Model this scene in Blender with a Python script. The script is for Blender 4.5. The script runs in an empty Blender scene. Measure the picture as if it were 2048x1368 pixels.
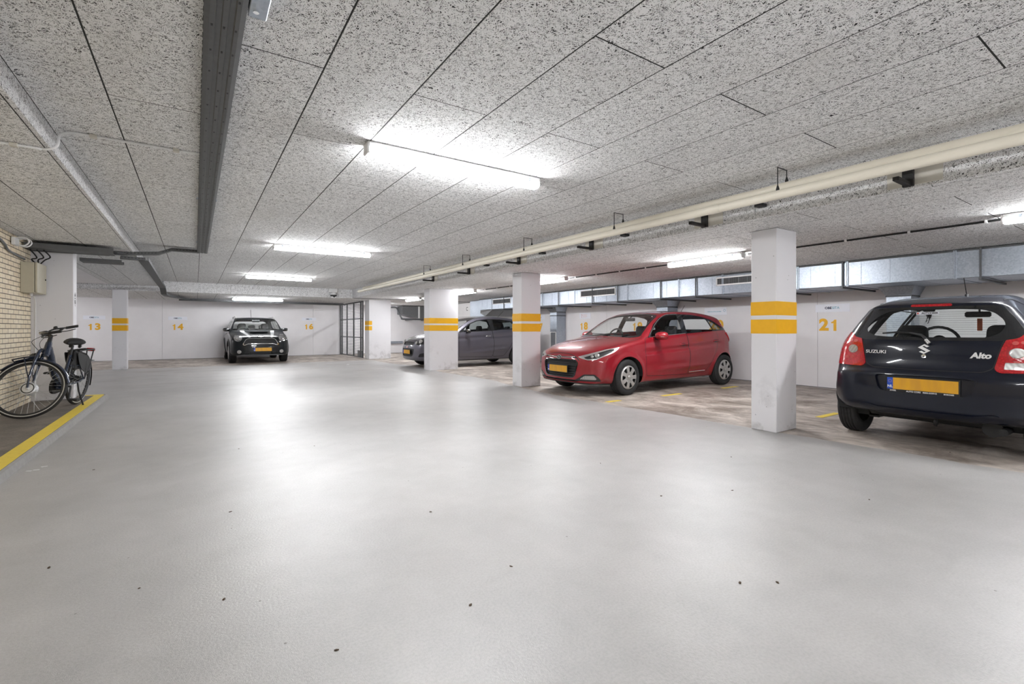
import bpy, math, random
import numpy as np
from mathutils import Vector, Matrix
random.seed(7)
PI = math.pi
SC = bpy.context.scene
COL = SC.collection

# ---------------------------------------------------------------- helpers
def link(o, parent=None):
    COL.objects.link(o)
    if parent is not None:
        o.parent = parent
    return o

def tag(o, label=None, cat=None, group=None, kind=None):
    if label: o['label'] = label
    if cat: o['category'] = cat
    if group: o['group'] = group
    if kind: o['kind'] = kind
    return o

def empty(name, loc=(0, 0, 0), rz=0.0, label=None, cat=None, group=None):
    o = bpy.data.objects.new(name, None)
    o.empty_display_size = 0.1
    link(o)
    o.location = loc
    o.rotation_euler = (0, 0, rz)
    return tag(o, label, cat, group)

def children_of(o):
    return [c for c in COL.objects if c.parent is o]

def copy_tree(o, parent=None):
    kids = children_of(o)
    c = o.copy()
    COL.objects.link(c)
    c.parent = parent
    for k in kids:
        copy_tree(k, c)
    return c

class MB:
    """collects shapes and links them as one mesh object"""
    def __init__(s):
        s.v = []; s.f = []; s.sm = []; s.mi = []; s.cur = 0
    def add(s, vs, fs, smooth=False):
        b = len(s.v)
        s.v.extend([tuple(p) for p in vs])
        for f in fs:
            s.f.append(tuple(b + i for i in f)); s.sm.append(smooth); s.mi.append(s.cur)
        return s
    def box(s, x0, x1, y0, y1, z0, z1, m=None):
        vs = [(x0,y0,z0),(x1,y0,z0),(x1,y1,z0),(x0,y1,z0),(x0,y0,z1),(x1,y0,z1),(x1,y1,z1),(x0,y1,z1)]
        if m is not None: vs = [m @ Vector(p) for p in vs]
        return s.add(vs, [(0,3,2,1),(4,5,6,7),(0,1,5,4),(1,2,6,5),(2,3,7,6),(3,0,4,7)])
    def bbox(s, x0, x1, y0, y1, z0, z1, b=.004):
        """box with bevelled edges"""
        vs = []; idx = {}
        X = (x0, x1); Y = (y0, y1); Z = (z0, z1)
        for i in (0,1):
            for j in (0,1):
                for k in (0,1):
                    sx = b if i == 0 else -b; sy = b if j == 0 else -b; sz = b if k == 0 else -b
                    idx[(i,j,k,0)] = len(vs); vs.append((X[i], Y[j]+sy, Z[k]+sz))
                    idx[(i,j,k,1)] = len(vs); vs.append((X[i]+sx, Y[j], Z[k]+sz))
                    idx[(i,j,k,2)] = len(vs); vs.append((X[i]+sx, Y[j]+sy, Z[k]))
        fs = []
        for a in (0,1):
            q = [idx[(a,0,0,0)],idx[(a,1,0,0)],idx[(a,1,1,0)],idx[(a,0,1,0)]]; fs.append(q if a else q[::-1])
            q = [idx[(0,a,0,1)],idx[(1,a,0,1)],idx[(1,a,1,1)],idx[(0,a,1,1)]]; fs.append(q[::-1] if a else q)
            q = [idx[(0,0,a,2)],idx[(1,0,a,2)],idx[(1,1,a,2)],idx[(0,1,a,2)]]; fs.append(q if a else q[::-1])
        c = Vector(((x0+x1)/2,(y0+y1)/2,(z0+z1)/2))
        def orient(q):
            p = [Vector(vs[i]) for i in q]
            n = (p[1]-p[0]).cross(p[2]-p[0])
            m = sum(p, Vector())/len(p) - c
            return q if n.dot(m) > 0 else q[::-1]
        for a in (0,1):
            for d in (0,1):
                fs.append([idx[(a,d,0,0)],idx[(a,d,1,0)],idx[(a,d,1,1)],idx[(a,d,0,1)]])
                fs.append([idx[(a,0,d,0)],idx[(a,1,d,0)],idx[(a,1,d,2)],idx[(a,0,d,2)]])
                fs.append([idx[(0,a,d,1)],idx[(1,a,d,1)],idx[(1,a,d,2)],idx[(0,a,d,2)]])
        for i in (0,1):
            for j in (0,1):
                for k in (0,1):
                    fs.append([idx[(i,j,k,0)],idx[(i,j,k,1)],idx[(i,j,k,2)]])
        return s.add(vs, [orient(list(q)) for q in fs])
    def tube(s, pts, r, n=10, cap=True, closed=False, smooth=True):
        P = [Vector(p) for p in pts]
        R = list(r) if isinstance(r, (list, tuple)) else [r]*len(P)
        m = len(P)
        T = []
        for i in range(m):
            if closed: t = P[(i+1) % m] - P[(i-1) % m]
            elif i == 0: t = P[1]-P[0]
            elif i == m-1: t = P[-1]-P[-2]
            else: t = (P[i+1]-P[i]).normalized() + (P[i]-P[i-1]).normalized()
            T.append(t.normalized())
        a = Vector((0,0,1)) if abs(T[0].z) < .9 else Vector((1,0,0))
        N = T[0].cross(a).normalized()
        vs = []
        for i in range(m):
            N = (N - T[i]*N.dot(T[i])).normalized()
            B = T[i].cross(N)
            for k in range(n):
                th = 2*PI*k/n
                vs.append(P[i] + (N*math.cos(th)+B*math.sin(th))*R[i])
        fs = []
        for i in range(m if closed else m-1):
            j = (i+1) % m
            for k in range(n):
                fs.append((i*n+k, i*n+(k+1) % n, j*n+(k+1) % n, j*n+k))
        s.add(vs, fs, smooth)
        if cap and not closed:
            s.add([vs[k] for k in range(n)], [tuple(range(n))[::-1]])
            s.add([vs[(m-1)*n+k] for k in range(n)], [tuple(range(n))])
        return s
    def lathe(s, prof, axis='Z', c=(0,0,0), n=32, smooth=True, a0=0, a1=2*PI):
        """prof list of (r, h)"""
        vs = []; full = abs(a1-a0-2*PI) < 1e-6
        nn = n if full else n+1
        for (r, h) in prof:
            for k in range(nn):
                th = a0+(a1-a0)*k/n
                x, y = r*math.cos(th), r*math.sin(th)
                p = (x, y, h) if axis == 'Z' else ((x, h, y) if axis == 'Y' else (h, x, y))
                vs.append((p[0]+c[0], p[1]+c[1], p[2]+c[2]))
        fs = []
        for i in range(len(prof)-1):
            for k in range(n):
                k2 = (k+1) % nn
                fs.append((i*nn+k, i*nn+k2, (i+1)*nn+k2, (i+1)*nn+k))
        return s.add(vs, fs, smooth)
    def prism(s, poly, d0, d1, plane='XZ'):
        """extrude a 2D outline; plane XZ -> depth along Y, YZ -> X, XY -> Z"""
        def P(a, b, d):
            return {'XZ': (a, d, b), 'YZ': (d, a, b), 'XY': (a, b, d)}[plane]
        n = len(poly)
        vs = [P(a, b, d0) for a, b in poly] + [P(a, b, d1) for a, b in poly]
        fs = [tuple(range(n))[::-1], tuple(range(n, 2*n))]
        fs += [(i, (i+1) % n, n+(i+1) % n, n+i) for i in range(n)]
        return s.add(vs, fs)
    def xf(s, m):
        s.v = [tuple(m @ Vector(p)) for p in s.v]; return s
    def build(s, name, mats, parent=None, loc=None, uvoff=False, sharp=None, recalc=True):
        me = bpy.data.meshes.new(name)
        me.from_pydata(s.v, [], s.f)
        if not isinstance(mats, (list, tuple)): mats = [mats]
        for m in mats: me.materials.append(m)
        me.polygons.foreach_set('use_smooth', s.sm)
        me.polygons.foreach_set('material_index', s.mi)
        if recalc:
            import bmesh
            bm = bmesh.new(); bm.from_mesh(me)
            bmesh.ops.recalc_face_normals(bm, faces=bm.faces)
            bm.to_mesh(me); bm.free()
        uv = me.uv_layers.new(name='UVMap').data
        for p in me.polygons:
            n = p.normal; ax = max(range(3), key=lambda i: abs(n[i]))
            ou = random.random()*7 if uvoff else 0; ov = random.random()*7 if uvoff else 0
            for li in p.loop_indices:
                co = me.vertices[me.loops[li].vertex_index].co
                if ax == 0: q = (co.y, co.z)
                elif ax == 1: q = (co.x, co.z)
                else: q = (co.x, co.y)
                uv[li].uv = (q[0]+ou, q[1]+ov)
        me.update()
        o = bpy.data.objects.new(name, me)
        link(o, parent)
        if loc: o.location = loc
        return o

def circ(cx, cy, r, n=24, a0=0, a1=2*PI):
    full = abs(a1-a0-2*PI) < 1e-6
    return [(cx+r*math.cos(a0+(a1-a0)*i/(n if full else n-1)), cy+r*math.sin(a0+(a1-a0)*i/(n if full else n-1))) for i in range(n)]

def ell(cx, cy, rx, ry, n=24):
    return [(cx+rx*math.cos(2*PI*i/n), cy+ry*math.sin(2*PI*i/n)) for i in range(n)]

def bez(p0, p1, p2, n=8):
    return [tuple((1-t)**2*a+2*t*(1-t)*b+t*t*c for a, b, c in zip(p0, p1, p2)) for t in [i/n for i in range(n+1)]]

def curve3(pts, n=6):
    """Catmull-Rom through 3D points"""
    P = [Vector(p) for p in pts]; out = []
    for i in range(len(P)-1):
        p0 = P[max(i-1, 0)]; p1 = P[i]; p2 = P[i+1]; p3 = P[min(i+2, len(P)-1)]
        for k in range(n):
            t = k/n
            out.append(.5*((2*p1)+(-p0+p2)*t+(2*p0-5*p1+4*p2-p3)*t*t+(-p0+3*p1-3*p2+p3)*t**3))
    out.append(P[-1]); return out

def text_mesh(txt, size, extrude=.001, bold=0.0, align='CENTER', shear=0.0, space=1.0, sx=1.0):
    """returns verts, faces of a text lying in XY, centred"""
    cu = bpy.data.curves.new('t', 'FONT')
    cu.body = txt; cu.size = size; cu.extrude = extrude; cu.offset = bold
    cu.align_x = align; cu.align_y = 'CENTER'; cu.shear = shear; cu.space_character = space
    cu.resolution_u = 4
    ob = bpy.data.objects.new('t', cu); COL.objects.link(ob)
    me = bpy.data.meshes.new_from_object(ob)
    vs = [(v.co.x*sx, v.co.y, v.co.z) for v in me.vertices]
    fs = [tuple(p.vertices) for p in me.polygons]
    bpy.data.objects.remove(ob); bpy.data.curves.remove(cu); bpy.data.meshes.remove(me)
    return vs, fs

# ---------------------------------------------------------------- materials
class NT:
    def __init__(s, name):
        s.m = bpy.data.materials.new(name); s.m.use_nodes = True
        s.t = s.m.node_tree; s.n = s.t.nodes; s.l = s.t.links
        s.b = s.n['Principled BSDF']
    def new(s, t, **kw):
        nd = s.n.new('ShaderNode'+t)
        for k, v in kw.items(): setattr(nd, k, v)
        return nd
    def lk(s, a, b): s.l.new(a, b)
    def math(s, op, a, b=None, c=None, clamp=False):
        nd = s.new('Math', operation=op); nd.use_clamp = clamp
        for i, q in enumerate((a, b, c)):
            if q is None: continue
            if isinstance(q, (int, float)): nd.inputs[i].default_value = q
            else: s.lk(q, nd.inputs[i])
        return nd.outputs[0]
    def mix(s, f, a, b, typ='MIX'):
        nd = s.new('Mix', data_type='RGBA', blend_type=typ)
        for i, q in ((0, f), (6, a), (7, b)):
            if isinstance(q, (int, float)): nd.inputs[i].default_value = q
            elif isinstance(q, tuple): nd.inputs[i].default_value = (*q, 1) if len(q) == 3 else q
            else: s.lk(q, nd.inputs[i])
        return nd.outputs[2]
    def ramp(s, f, stops):
        nd = s.new('ValToRGB'); e = nd.color_ramp.elements
        while len(e) < len(stops): e.new(.5)
        for el, (p, c) in zip(e, stops):
            el.position = p; el.color = (*c, 1) if isinstance(c, tuple) else (c, c, c, 1)
        s.lk(f, nd.inputs[0]); return nd.outputs[0]
    def noise(s, vec, scale, detail=2, rough=.5, dist=0, dim='3D'):
        nd = s.new('TexNoise', noise_dimensions=dim)
        nd.inputs['Scale'].default_value = scale; nd.inputs['Detail'].default_value = detail
        nd.inputs['Roughness'].default_value = rough; nd.inputs['Distortion'].default_value = dist
        if vec is not None: s.lk(vec, nd.inputs['Vector'])
        return nd.outputs[0]
    def mapping(s, vec, scale=(1,1,1), rot=(0,0,0), loc=(0,0,0)):
        nd = s.new('Mapping'); nd.inputs['Scale'].default_value = scale
        nd.inputs['Rotation'].default_value = rot; nd.inputs['Location'].default_value = loc
        s.lk(vec, nd.inputs[0]); return nd.outputs[0]
    def set(s, **kw):
        for k, v in kw.items():
            k = k.replace('_', ' ')
            if isinstance(v, (int, float)): s.b.inputs[k].default_value = v
            elif isinstance(v, tuple): s.b.inputs[k].default_value = (*v, 1) if len(v) == 3 else v
            else: s.lk(v, s.b.inputs[k])
        return s
    def bump(s, h, strength=.3, dist=.01):
        nd = s.new('Bump'); nd.inputs['Strength'].default_value = strength; nd.inputs['Distance'].default_value = dist
        s.lk(h, nd.inputs['Height']); s.lk(nd.outputs[0], s.b.inputs['Normal'])

def srgb(*c):
    return tuple(((x/255)/12.92 if x/255 <= .04045 else ((x/255+.055)/1.055)**2.4) for x in c)

def simple(name, col, rough=.5, metal=0.0, var=.06, scale=18, bump=0.0, coat=0.0, spec=.5):
    """plain procedural material with a faint noise variation"""
    t = NT(name)
    tc = t.new('TexCoord').outputs['Object']
    n = t.noise(tc, scale, 3)
    k = t.ramp(n, [(.3, 1-var), (.7, 1.0)])
    c = t.mix(1.0, col, k, 'MULTIPLY')
    t.set(Base_Color=c, Roughness=rough, Metallic=metal, Coat_Weight=coat, Specular_IOR_Level=spec)
    if bump: t.bump(n, bump, .004)
    return t.m

M = {}
def make_materials():
    # wood-wool cement board
    def woodwool(name, base, dirt, holes=1.0):
        t = NT(name)
        uv = t.new('TexCoord').outputs['UV']
        w = t.new('TexNoise', noise_dimensions='2D'); w.inputs['Scale'].default_value = 9; w.inputs['Detail'].default_value = 1
        t.lk(uv, w.inputs['Vector'])
        sub = t.new('VectorMath', operation='SUBTRACT'); t.lk(w.outputs['Color'], sub.inputs[0]); sub.inputs[1].default_value = (.5,.5,.5)
        sc = t.new('VectorMath', operation='SCALE'); t.lk(sub.outputs[0], sc.inputs[0]); sc.inputs['Scale'].default_value = .055
        ad = t.new('VectorMath', operation='ADD'); t.lk(uv, ad.inputs[0]); t.lk(sc.outputs[0], ad.inputs[1])
        v = ad.outputs[0]
        hs = []
        for i, (ang, sx, sy) in enumerate(((.15, 27, 235), (.85, 25, 220), (1.55, 30, 250), (2.35, 26, 230))):
            n = t.noise(t.mapping(t.mapping(v, rot=(0, 0, ang)), scale=(sx, sy, 1), loc=(i*3.7, i*1.3, 0)), 1.0, 0, .5, 0, '2D')
            hs.append(n)
        h = t.math('MAXIMUM', t.math('MAXIMUM', hs[0], hs[1]), t.math('MAXIMUM', hs[2], hs[3]))
        big = t.noise(uv, 2.3, 3, .6, 0, '2D')
        med = t.noise(uv, 14, 2, .6, 0, '2D')
        hh = t.math('ADD', h, t.math('MULTIPLY', t.math('SUBTRACT', med, .5), .16))
        k = t.ramp(hh, [(.53, .0), (.568, .6), (.61, .97), (.8, 1.0)])
        c = t.mix(k, (.035,.035,.035), base)
        cb = t.ramp(big, [(.3, .93), (.7, 1.0)])
        c = t.mix(1.0, c, cb, 'MULTIPLY')
        pi = t.new('NewGeometry').outputs['Random Per Island']
        c = t.mix(1.0, c, t.ramp(pi, [(0, .93), (1, 1.0)]), 'MULTIPLY')
        st = t.ramp(t.noise(uv, .9, 4, .6, .3, '2D'), [(.6, 0.0), (.78, .25)])
        c = t.mix(st, c, dirt)
        t.set(Base_Color=c, Roughness=.95, Specular_IOR_Level=.1)
        t.bump(hh, .8, .004)
        return t.m
    M['woodwool'] = woodwool('wood_wool_board', (.98,.98,.98), (.72,.70,.67))
    M['beamwool'] = woodwool('wood_wool_beam', (.95,.95,.96), (.7,.7,.7))
    M['gap'] = simple('dark_joint', (.03,.03,.03), .9)
    # floor
    t = NT('garage_floor')
    tc = t.new('TexCoord').outputs['Object']
    sp = t.new('SeparateXYZ'); t.lk(tc, sp.inputs[0]); X, Y, Z = sp.outputs
    wv = t.math('SUBTRACT', t.noise(t.mapping(tc, scale=(.25,.25,1)), 1.0, 3), .5)
    wf = t.math('SUBTRACT', t.noise(tc, 7, 3), .5)
    edge = t.math('ADD', 5.3, t.math('ADD', t.math('MULTIPLY', wv, 1.3), t.math('MULTIPLY', wf, .06)))
    m1 = t.math('MULTIPLY', t.math('SUBTRACT', edge, X), 40, clamp=True)
    e2 = t.math('ADD', 17.1, t.math('MULTIPLY', wv, 1.2))
    m2 = t.math('MULTIPLY', t.math('SUBTRACT', e2, Y), 20, clamp=True)
    mask = t.math('MULTIPLY', m1, m2)
    nb = t.noise(tc, 1.1, 4, .6); nf = t.noise(tc, 90, 3, .6); nm = t.noise(t.mapping(tc, scale=(1,1,1)), 9, 4, .65)
    coat = t.mix(t.ramp(nb, [(.3, 0.0), (.72, 1.0)]), srgb(174,173,171), srgb(190,188,186))
    coat = t.mix(1.0, coat, t.ramp(nf, [(.32, .88), (.6, 1.0)]), 'MULTIPLY')
    coat = t.mix(1.0, coat, t.ramp(t.noise(tc, 3.2, 5, .7, .4), [(.36, .93), (.6, 1.0)]), 'MULTIPLY')
    coat = t.mix(t.ramp(t.noise(tc, .55, 5, .65, .6), [(.62, 0.0), (.8, .3)]), coat, srgb(176,168,150))
    # tyre streaks in the lane along its length
    sk = t.noise(t.mapping(tc, scale=(2.2,.18,1)), 1.0, 3, .55)
    coat = t.mix(t.ramp(sk, [(.55, 0.0), (.8, .16)]), coat, srgb(150,150,150))
    sm = t.noise(t.mapping(tc, scale=(.55, 3.5, 1)), 1.0, 5, .7, .5)
    far = t.math('MULTIPLY', t.math('SUBTRACT', Y, 9.5), .16, clamp=True)
    coat = t.mix(t.math('MULTIPLY', t.ramp(sm, [(.5, 0.0), (.68, .75)]), far), coat, srgb(132,122,112))
    vo = t.new('TexVoronoi'); vo.inputs['Scale'].default_value = 5.0; t.lk(tc, vo.inputs['Vector'])
    spk = t.math('LESS_THAN', vo.outputs['Distance'], .028)
    coat = t.mix(t.math('MULTIPLY', spk, .7), coat, srgb(96,88,78))
    c2 = t.mix(t.ramp(t.noise(tc, 1.6, 6, .7, .6), [(.36, 0.0), (.62, 1.0)]), srgb(130,117,106), srgb(212,202,192))
    c2 = t.mix(t.ramp(t.noise(t.mapping(tc, scale=(1.0,.35,1)), 3.0, 6, .75, .8), [(.47, 0.0), (.68, .75)]), c2, srgb(104,91,80))
    c2 = t.mix(1.0, c2, t.ramp(nm, [(.3, .82), (.65, 1.0)]), 'MULTIPLY')
    c = t.mix(mask, c2, coat)
    ro = t.math('ADD', t.math('MULTIPLY', mask, -.135), t.math('ADD', .46, t.math('MULTIPLY', nm, .10)))
    t.set(Base_Color=c, Roughness=ro, Specular_IOR_Level=.6)
    hgt = t.math('ADD', nf, t.math('MULTIPLY', t.noise(tc, 320, 1), .5))
    t.bump(hgt, .30, .004)
    M['floor'] = t.m
    # walls
    t = NT('white_wall_paint'); tc = t.new('TexCoord').outputs['Object']
    n = t.noise(tc, 1.2, 5, .6); n2 = t.noise(tc, 60, 2)
    c = t.mix(t.ramp(n, [(.3, 0.0), (.7, 1.0)]), srgb(232,230,232), srgb(240,238,240))
    t.set(Base_Color=c, Roughness=.65); t.bump(n2, .12, .003); M['wall'] = t.m
    t = NT('column_paint'); tc = t.new('TexCoord').outputs['Object']
    sp = t.new('SeparateXYZ'); t.lk(tc, sp.inputs[0])
    n = t.noise(tc, 4, 5, .65, .4)
    low = t.math('SUBTRACT', 1.0, t.math('MULTIPLY', sp.outputs[2], 1.35), clamp=True)
    c = t.mix(t.math('MULTIPLY', t.ramp(n, [(.52, 0.0), (.72, .7)]), low), srgb(226,225,228), srgb(150,147,146))
    vs = t.new('TexVoronoi'); vs.inputs['Scale'].default_value = 9; t.lk(tc, vs.inputs['Vector'])
    c = t.mix(t.math('MULTIPLY', t.math('LESS_THAN', vs.outputs['Distance'], .06), .5), c, srgb(120,118,116))
    t.set(Base_Color=c, Roughness=.5); t.bump(t.noise(tc, 40, 2), .15, .003); M['column'] = t.m
    # brick
    t = NT('cream_brick'); uv = t.new('TexCoord').outputs['UV']
    br = t.new('TexBrick'); t.lk(uv, br.inputs['Vector'])
    br.inputs['Scale'].default_value = 1.0; br.inputs['Brick Width'].default_value = .215; br.inputs['Row Height'].default_value = .0625
    br.inputs['Mortar Size'].default_value = .0055; br.inputs['Mortar Smooth'].default_value = .3; br.inputs['Bias'].default_value = -.2
    br.inputs['Color1'].default_value = (*srgb(250,237,212), 1); br.inputs['Color2'].default_value = (*srgb(240,223,194), 1)
    br.inputs['Mortar'].default_value = (*srgb(118,106,90), 1)
    nz = t.noise(uv, 22, 4, .6)
    c = t.mix(1.0, br.outputs['Color'], t.ramp(nz, [(.25, .84), (.65, 1.0)]), 'MULTIPLY')
    t.set(Base_Color=c, Roughness=.85); t.bump(t.math('SUBTRACT', 1.0, br.outputs['Fac']), .8, .008); M['brick'] = t.m
    # asphalt of the raised walkway
    t = NT('dark_walkway'); tc = t.new('TexCoord').outputs['Object']
    c = t.mix(t.ramp(t.noise(tc, 2.2, 6, .7, .4), [(.3, 0.0), (.7, 1.0)]), srgb(92,86,80), srgb(134,126,118))
    c = t.mix(1.0, c, t.ramp(t.noise(tc, 80, 3), [(.3, .75), (.6, 1.0)]), 'MULTIPLY')
    t.set(Base_Color=c, Roughness=.7); t.bump(t.noise(tc, 120, 3), .3, .004); M['walk'] = t.m
    def paintm(name, col, worn=.3, sc=14):
        t = NT(name); tc = t.new('TexCoord').outputs['Object']
        w = t.ramp(t.noise(tc, sc, 5, .7), [(.5, 0.0), (.75, worn)])
        c = t.mix(w, col, tuple(q*.6 for q in col))
        t.set(Base_Color=c, Roughness=.55); return t.m
    M['yline'] = paintm('yellow_line_paint', srgb(232,206,74), .35)
    M['yband'] = simple('orange_yellow_band', srgb(242,182,14), .45, var=.05)
    M['curb'] = simple('grey_curb', srgb(150,148,145), .7, var=.15, bump=.3)
    M['galv'] = None
    t = NT('galvanised_steel'); tc = t.new('TexCoord').outputs['Object']
    vz = t.new('TexVoronoi'); vz.inputs['Scale'].default_value = 55; t.lk(tc, vz.inputs['Vector'])
    sp2 = t.new('SeparateColor'); t.lk(vz.outputs['Color'], sp2.inputs[0])
    c = t.mix(sp2.outputs[0], srgb(168,176,188), srgb(190,198,207))
    c = t.mix(t.ramp(t.noise(tc, 1.5, 4), [(.3, 0.0), (.7, .5)]), c, srgb(150,158,170))
    t.set(Base_Color=c, Metallic=.75, Roughness=t.math('ADD', .36, t.math('MULTIPLY', sp2.outputs[1], .12)))
    M['galv'] = t.m
    M['galvdark'] = simple('dull_grey_steel', srgb(128,130,132), .5, .6, .15, 30)
    M['tray'] = simple('grey_tray_steel', srgb(98,99,100), .55, .3, .12, 22)
    M['traydark'] = simple('grey_tray_steel_dark', srgb(96,98,100), .55, .3, .12, 22)
    M['cream'] = simple('cream_pipe', srgb(236,230,214), .4, var=.05, scale=5)
    M['creamplate'] = simple('cream_plate', srgb(214,210,200), .6, var=.06)
    M['black'] = simple('black_matte', (.012,.012,.013), .55)
    M['blackrub'] = simple('black_rubber', (.018,.018,.019), .75, bump=.1, scale=60)
    M['blackgl'] = simple('black_gloss', (.008,.009,.011), .12, coat=.6)
    M['darkpl'] = simple('dark_plastic', (.03,.031,.033), .5)
    M['grey'] = simple('mid_grey', srgb(120,122,124), .6)
    M['whitepl'] = simple('white_plastic', srgb(238,238,238), .4)
    M['beige'] = simple('beige_enamel', srgb(196,190,170), .45, var=.04)
    M['sign'] = simple('white_sign_board', srgb(240,242,250), .4, var=.02)
    M['ink'] = simple('dark_blue_ink', srgb(40,52,84), .5)
    M['inkteal'] = simple('teal_ink', srgb(90,170,190), .5)
    M['inkred'] = simple('red_ink', srgb(206,80,74), .5)
    M['inkpink'] = simple('pale_pink_ink', srgb(226,180,176), .5)
    M['chrome'] = simple('chrome', (.86,.87,.88), .08, 1.0, .03)
    M['silver'] = simple('silver_wheel_paint', srgb(190,188,186), .32, .55, .08)
    M['brown'] = simple('dry_brown_leaf', srgb(84,66,48), .8, var=.3)
    M['paper'] = simple('white_paper_scrap', srgb(235,235,235), .8)
    t = NT('lamp_diffuser'); t.set(Base_Color=(1,1,1), Emission_Color=(.93,.96,1.0), Emission_Strength=30.0)
    tc = t.new('TexCoord').outputs['Object']
    e = t.ramp(t.noise(tc, 3, 1), [(0, .96), (1, 1.0)]); t.lk(t.mix(1.0, (.97,.98,1.0), e, 'MULTIPLY'), t.b.inputs['Emission Color'])
    M['lamp'] = t.m
    # car materials
    def carpaint(name, col, flake=.0, rough=.25, met=0.0, dust=0.0, cw=1.0, spec=.5):
        t = NT(name); tc = t.new('TexCoord').outputs['Object']
        n = t.noise(tc, 3.5, 5, .65)
        c = t.mix(t.math('MULTIPLY', t.ramp(n, [(.4, 0.0), (.7, 1.0)]), dust), col, srgb(150,130,126))
        t.set(Base_Color=c, Roughness=t.math('ADD', rough, t.math('MULTIPLY', n, .06)), Metallic=met, Coat_Weight=cw, Coat_Roughness=.04, Specular_IOR_Level=spec)
        return t.m
    M['red'] = carpaint('red_car_paint', srgb(146,6,28), rough=.42, met=.1, dust=.03, spec=.35)
    M['navy'] = carpaint('blue_black_car_paint', srgb(8,15,32), rough=.3, met=0, dust=.0, cw=.7, spec=.2)
    M['greycar'] = carpaint('slate_grey_car_paint', srgb(96,94,104), rough=.35, met=.55, dust=.03)
    M['green'] = carpaint('black_green_car_paint', srgb(6,13,17), rough=.3, met=0, dust=.0, cw=.7, spec=.2)
    M['whitestripe'] = simple('white_stripe_paint', srgb(225,228,228), .2, coat=1.0)
    def glass(name, tint, refl=.09, rough=.02):
        t = NT(name)
        out = t.n['Material Output']
        tr = t.new('BsdfTransparent'); tr.inputs[0].default_value = (*tint, 1)
        gl = t.new('BsdfGlossy'); gl.inputs['Roughness'].default_value = rough; gl.inputs[0].default_value = (1,1,1,1)
        lw = t.new('LayerWeight'); lw.inputs['Blend'].default_value = .5
        f = t.math('ADD', refl*.55, t.math('MULTIPLY', t.math('POWER', lw.outputs['Facing'], 4.0), .8), clamp=True)
        mx = t.new('MixShader'); t.lk(f, mx.inputs[0]); t.lk(tr.outputs[0], mx.inputs[1]); t.lk(gl.outputs[0], mx.inputs[2])
        t.lk(mx.outputs[0], out.inputs[0]); return t.m
    M['glass'] = glass('car_glass', (.965,.99,.98), .05)
    M['glassdark'] = glass('tinted_car_glass', (.45,.5,.5))
    M['clear'] = glass('clear_lens', (.92,.93,.95), .12)
    M['redlens'] = None
    t = NT('red_tail_lens'); tc = t.new('TexCoord').outputs['Object']
    vz = t.new('TexVoronoi'); vz.inputs['Scale'].default_value = 60; t.lk(tc, vz.inputs['Vector'])
    c = t.mix(t.ramp(vz.outputs['Distance'], [(.1, 0.0), (.6, 1.0)]), srgb(215,18,32), srgb(178,8,20))
    t.set(Base_Color=c, Roughness=.12, Coat_Weight=1.0); t.bump(vz.outputs['Distance'], .25, .003); M['redlens'] = t.m
    t = NT('ribbed_white_lens'); tc = t.new('TexCoord').outputs['Object']
    wv = t.new('TexWave'); wv.inputs['Scale'].default_value = 26; wv.inputs['Distortion'].default_value = .4; t.lk(tc, wv.inputs['Vector'])
    c = t.mix(wv.outputs['Fac'], srgb(150,146,142), srgb(185,185,182))
    t.set(Base_Color=c, Roughness=.3, Metallic=.15, Coat_Weight=1.0); M['whitelens'] = t.m
    t = NT('licence_plate_yellow'); tc = t.new('TexCoord').outputs['Object']
    n = t.noise(t.mapping(tc, scale=(14,14,3)), 1.0, 2)
    c = t.mix(t.ramp(n, [(.35, 0.0), (.65, .7)]), srgb(226,168,30), srgb(206,150,50))
    t.set(Base_Color=c, Roughness=.4); M['plate'] = t.m
    M['plateblue'] = simple('plate_blue', srgb(30,80,190), .4)
    M['trimdark'] = simple('cabin_dark', (.016,.017,.018), .85)
    M['seat'] = simple('seat_fabric', (.014,.015,.017), .9, bump=.2, scale=80)
    M['bikeblue'] = simple('navy_bicycle_paint', srgb(20,38,66), .22, .2, coat=1.0)
    M['zinc'] = simple('bright_spoke_steel', srgb(205,208,210), .3, .8)
    M['alu'] = simple('brushed_aluminium', srgb(225,227,229), .35, .5)
    M['orange'] = simple('orange_trim', srgb(190,90,50), .6)
make_materials()
# ---------------------------------------------------------------- car bodies
def chaikin(p, n=3):
    for _ in range(n):
        q = []
        for i in range(len(p)):
            a, b = p[i], p[(i+1) % len(p)]
            q.append((.75*a[0]+.25*b[0], .75*a[1]+.25*b[1])); q.append((.25*a[0]+.75*b[0], .25*a[1]+.75*b[1]))
        p = q
    return p

def rounded(p, r=.03, n=5):
    """round the corners of a polygon"""
    out = []
    for i in range(len(p)):
        a, b, c = [Vector(p[j]).to_2d() for j in (i-1, i, (i+1) % len(p))]
        la, lc = (a-b).length, (c-b).length
        k = min(r, la*.45, lc*.45)
        s, e = b+(a-b)*(k/la), b+(c-b)*(k/lc)
        for j in range(n+1):
            t = j/n
            q = s*(1-t)**2 + b*2*t*(1-t) + e*t*t
            out.append((q.x, q.y))
    return out

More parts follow.
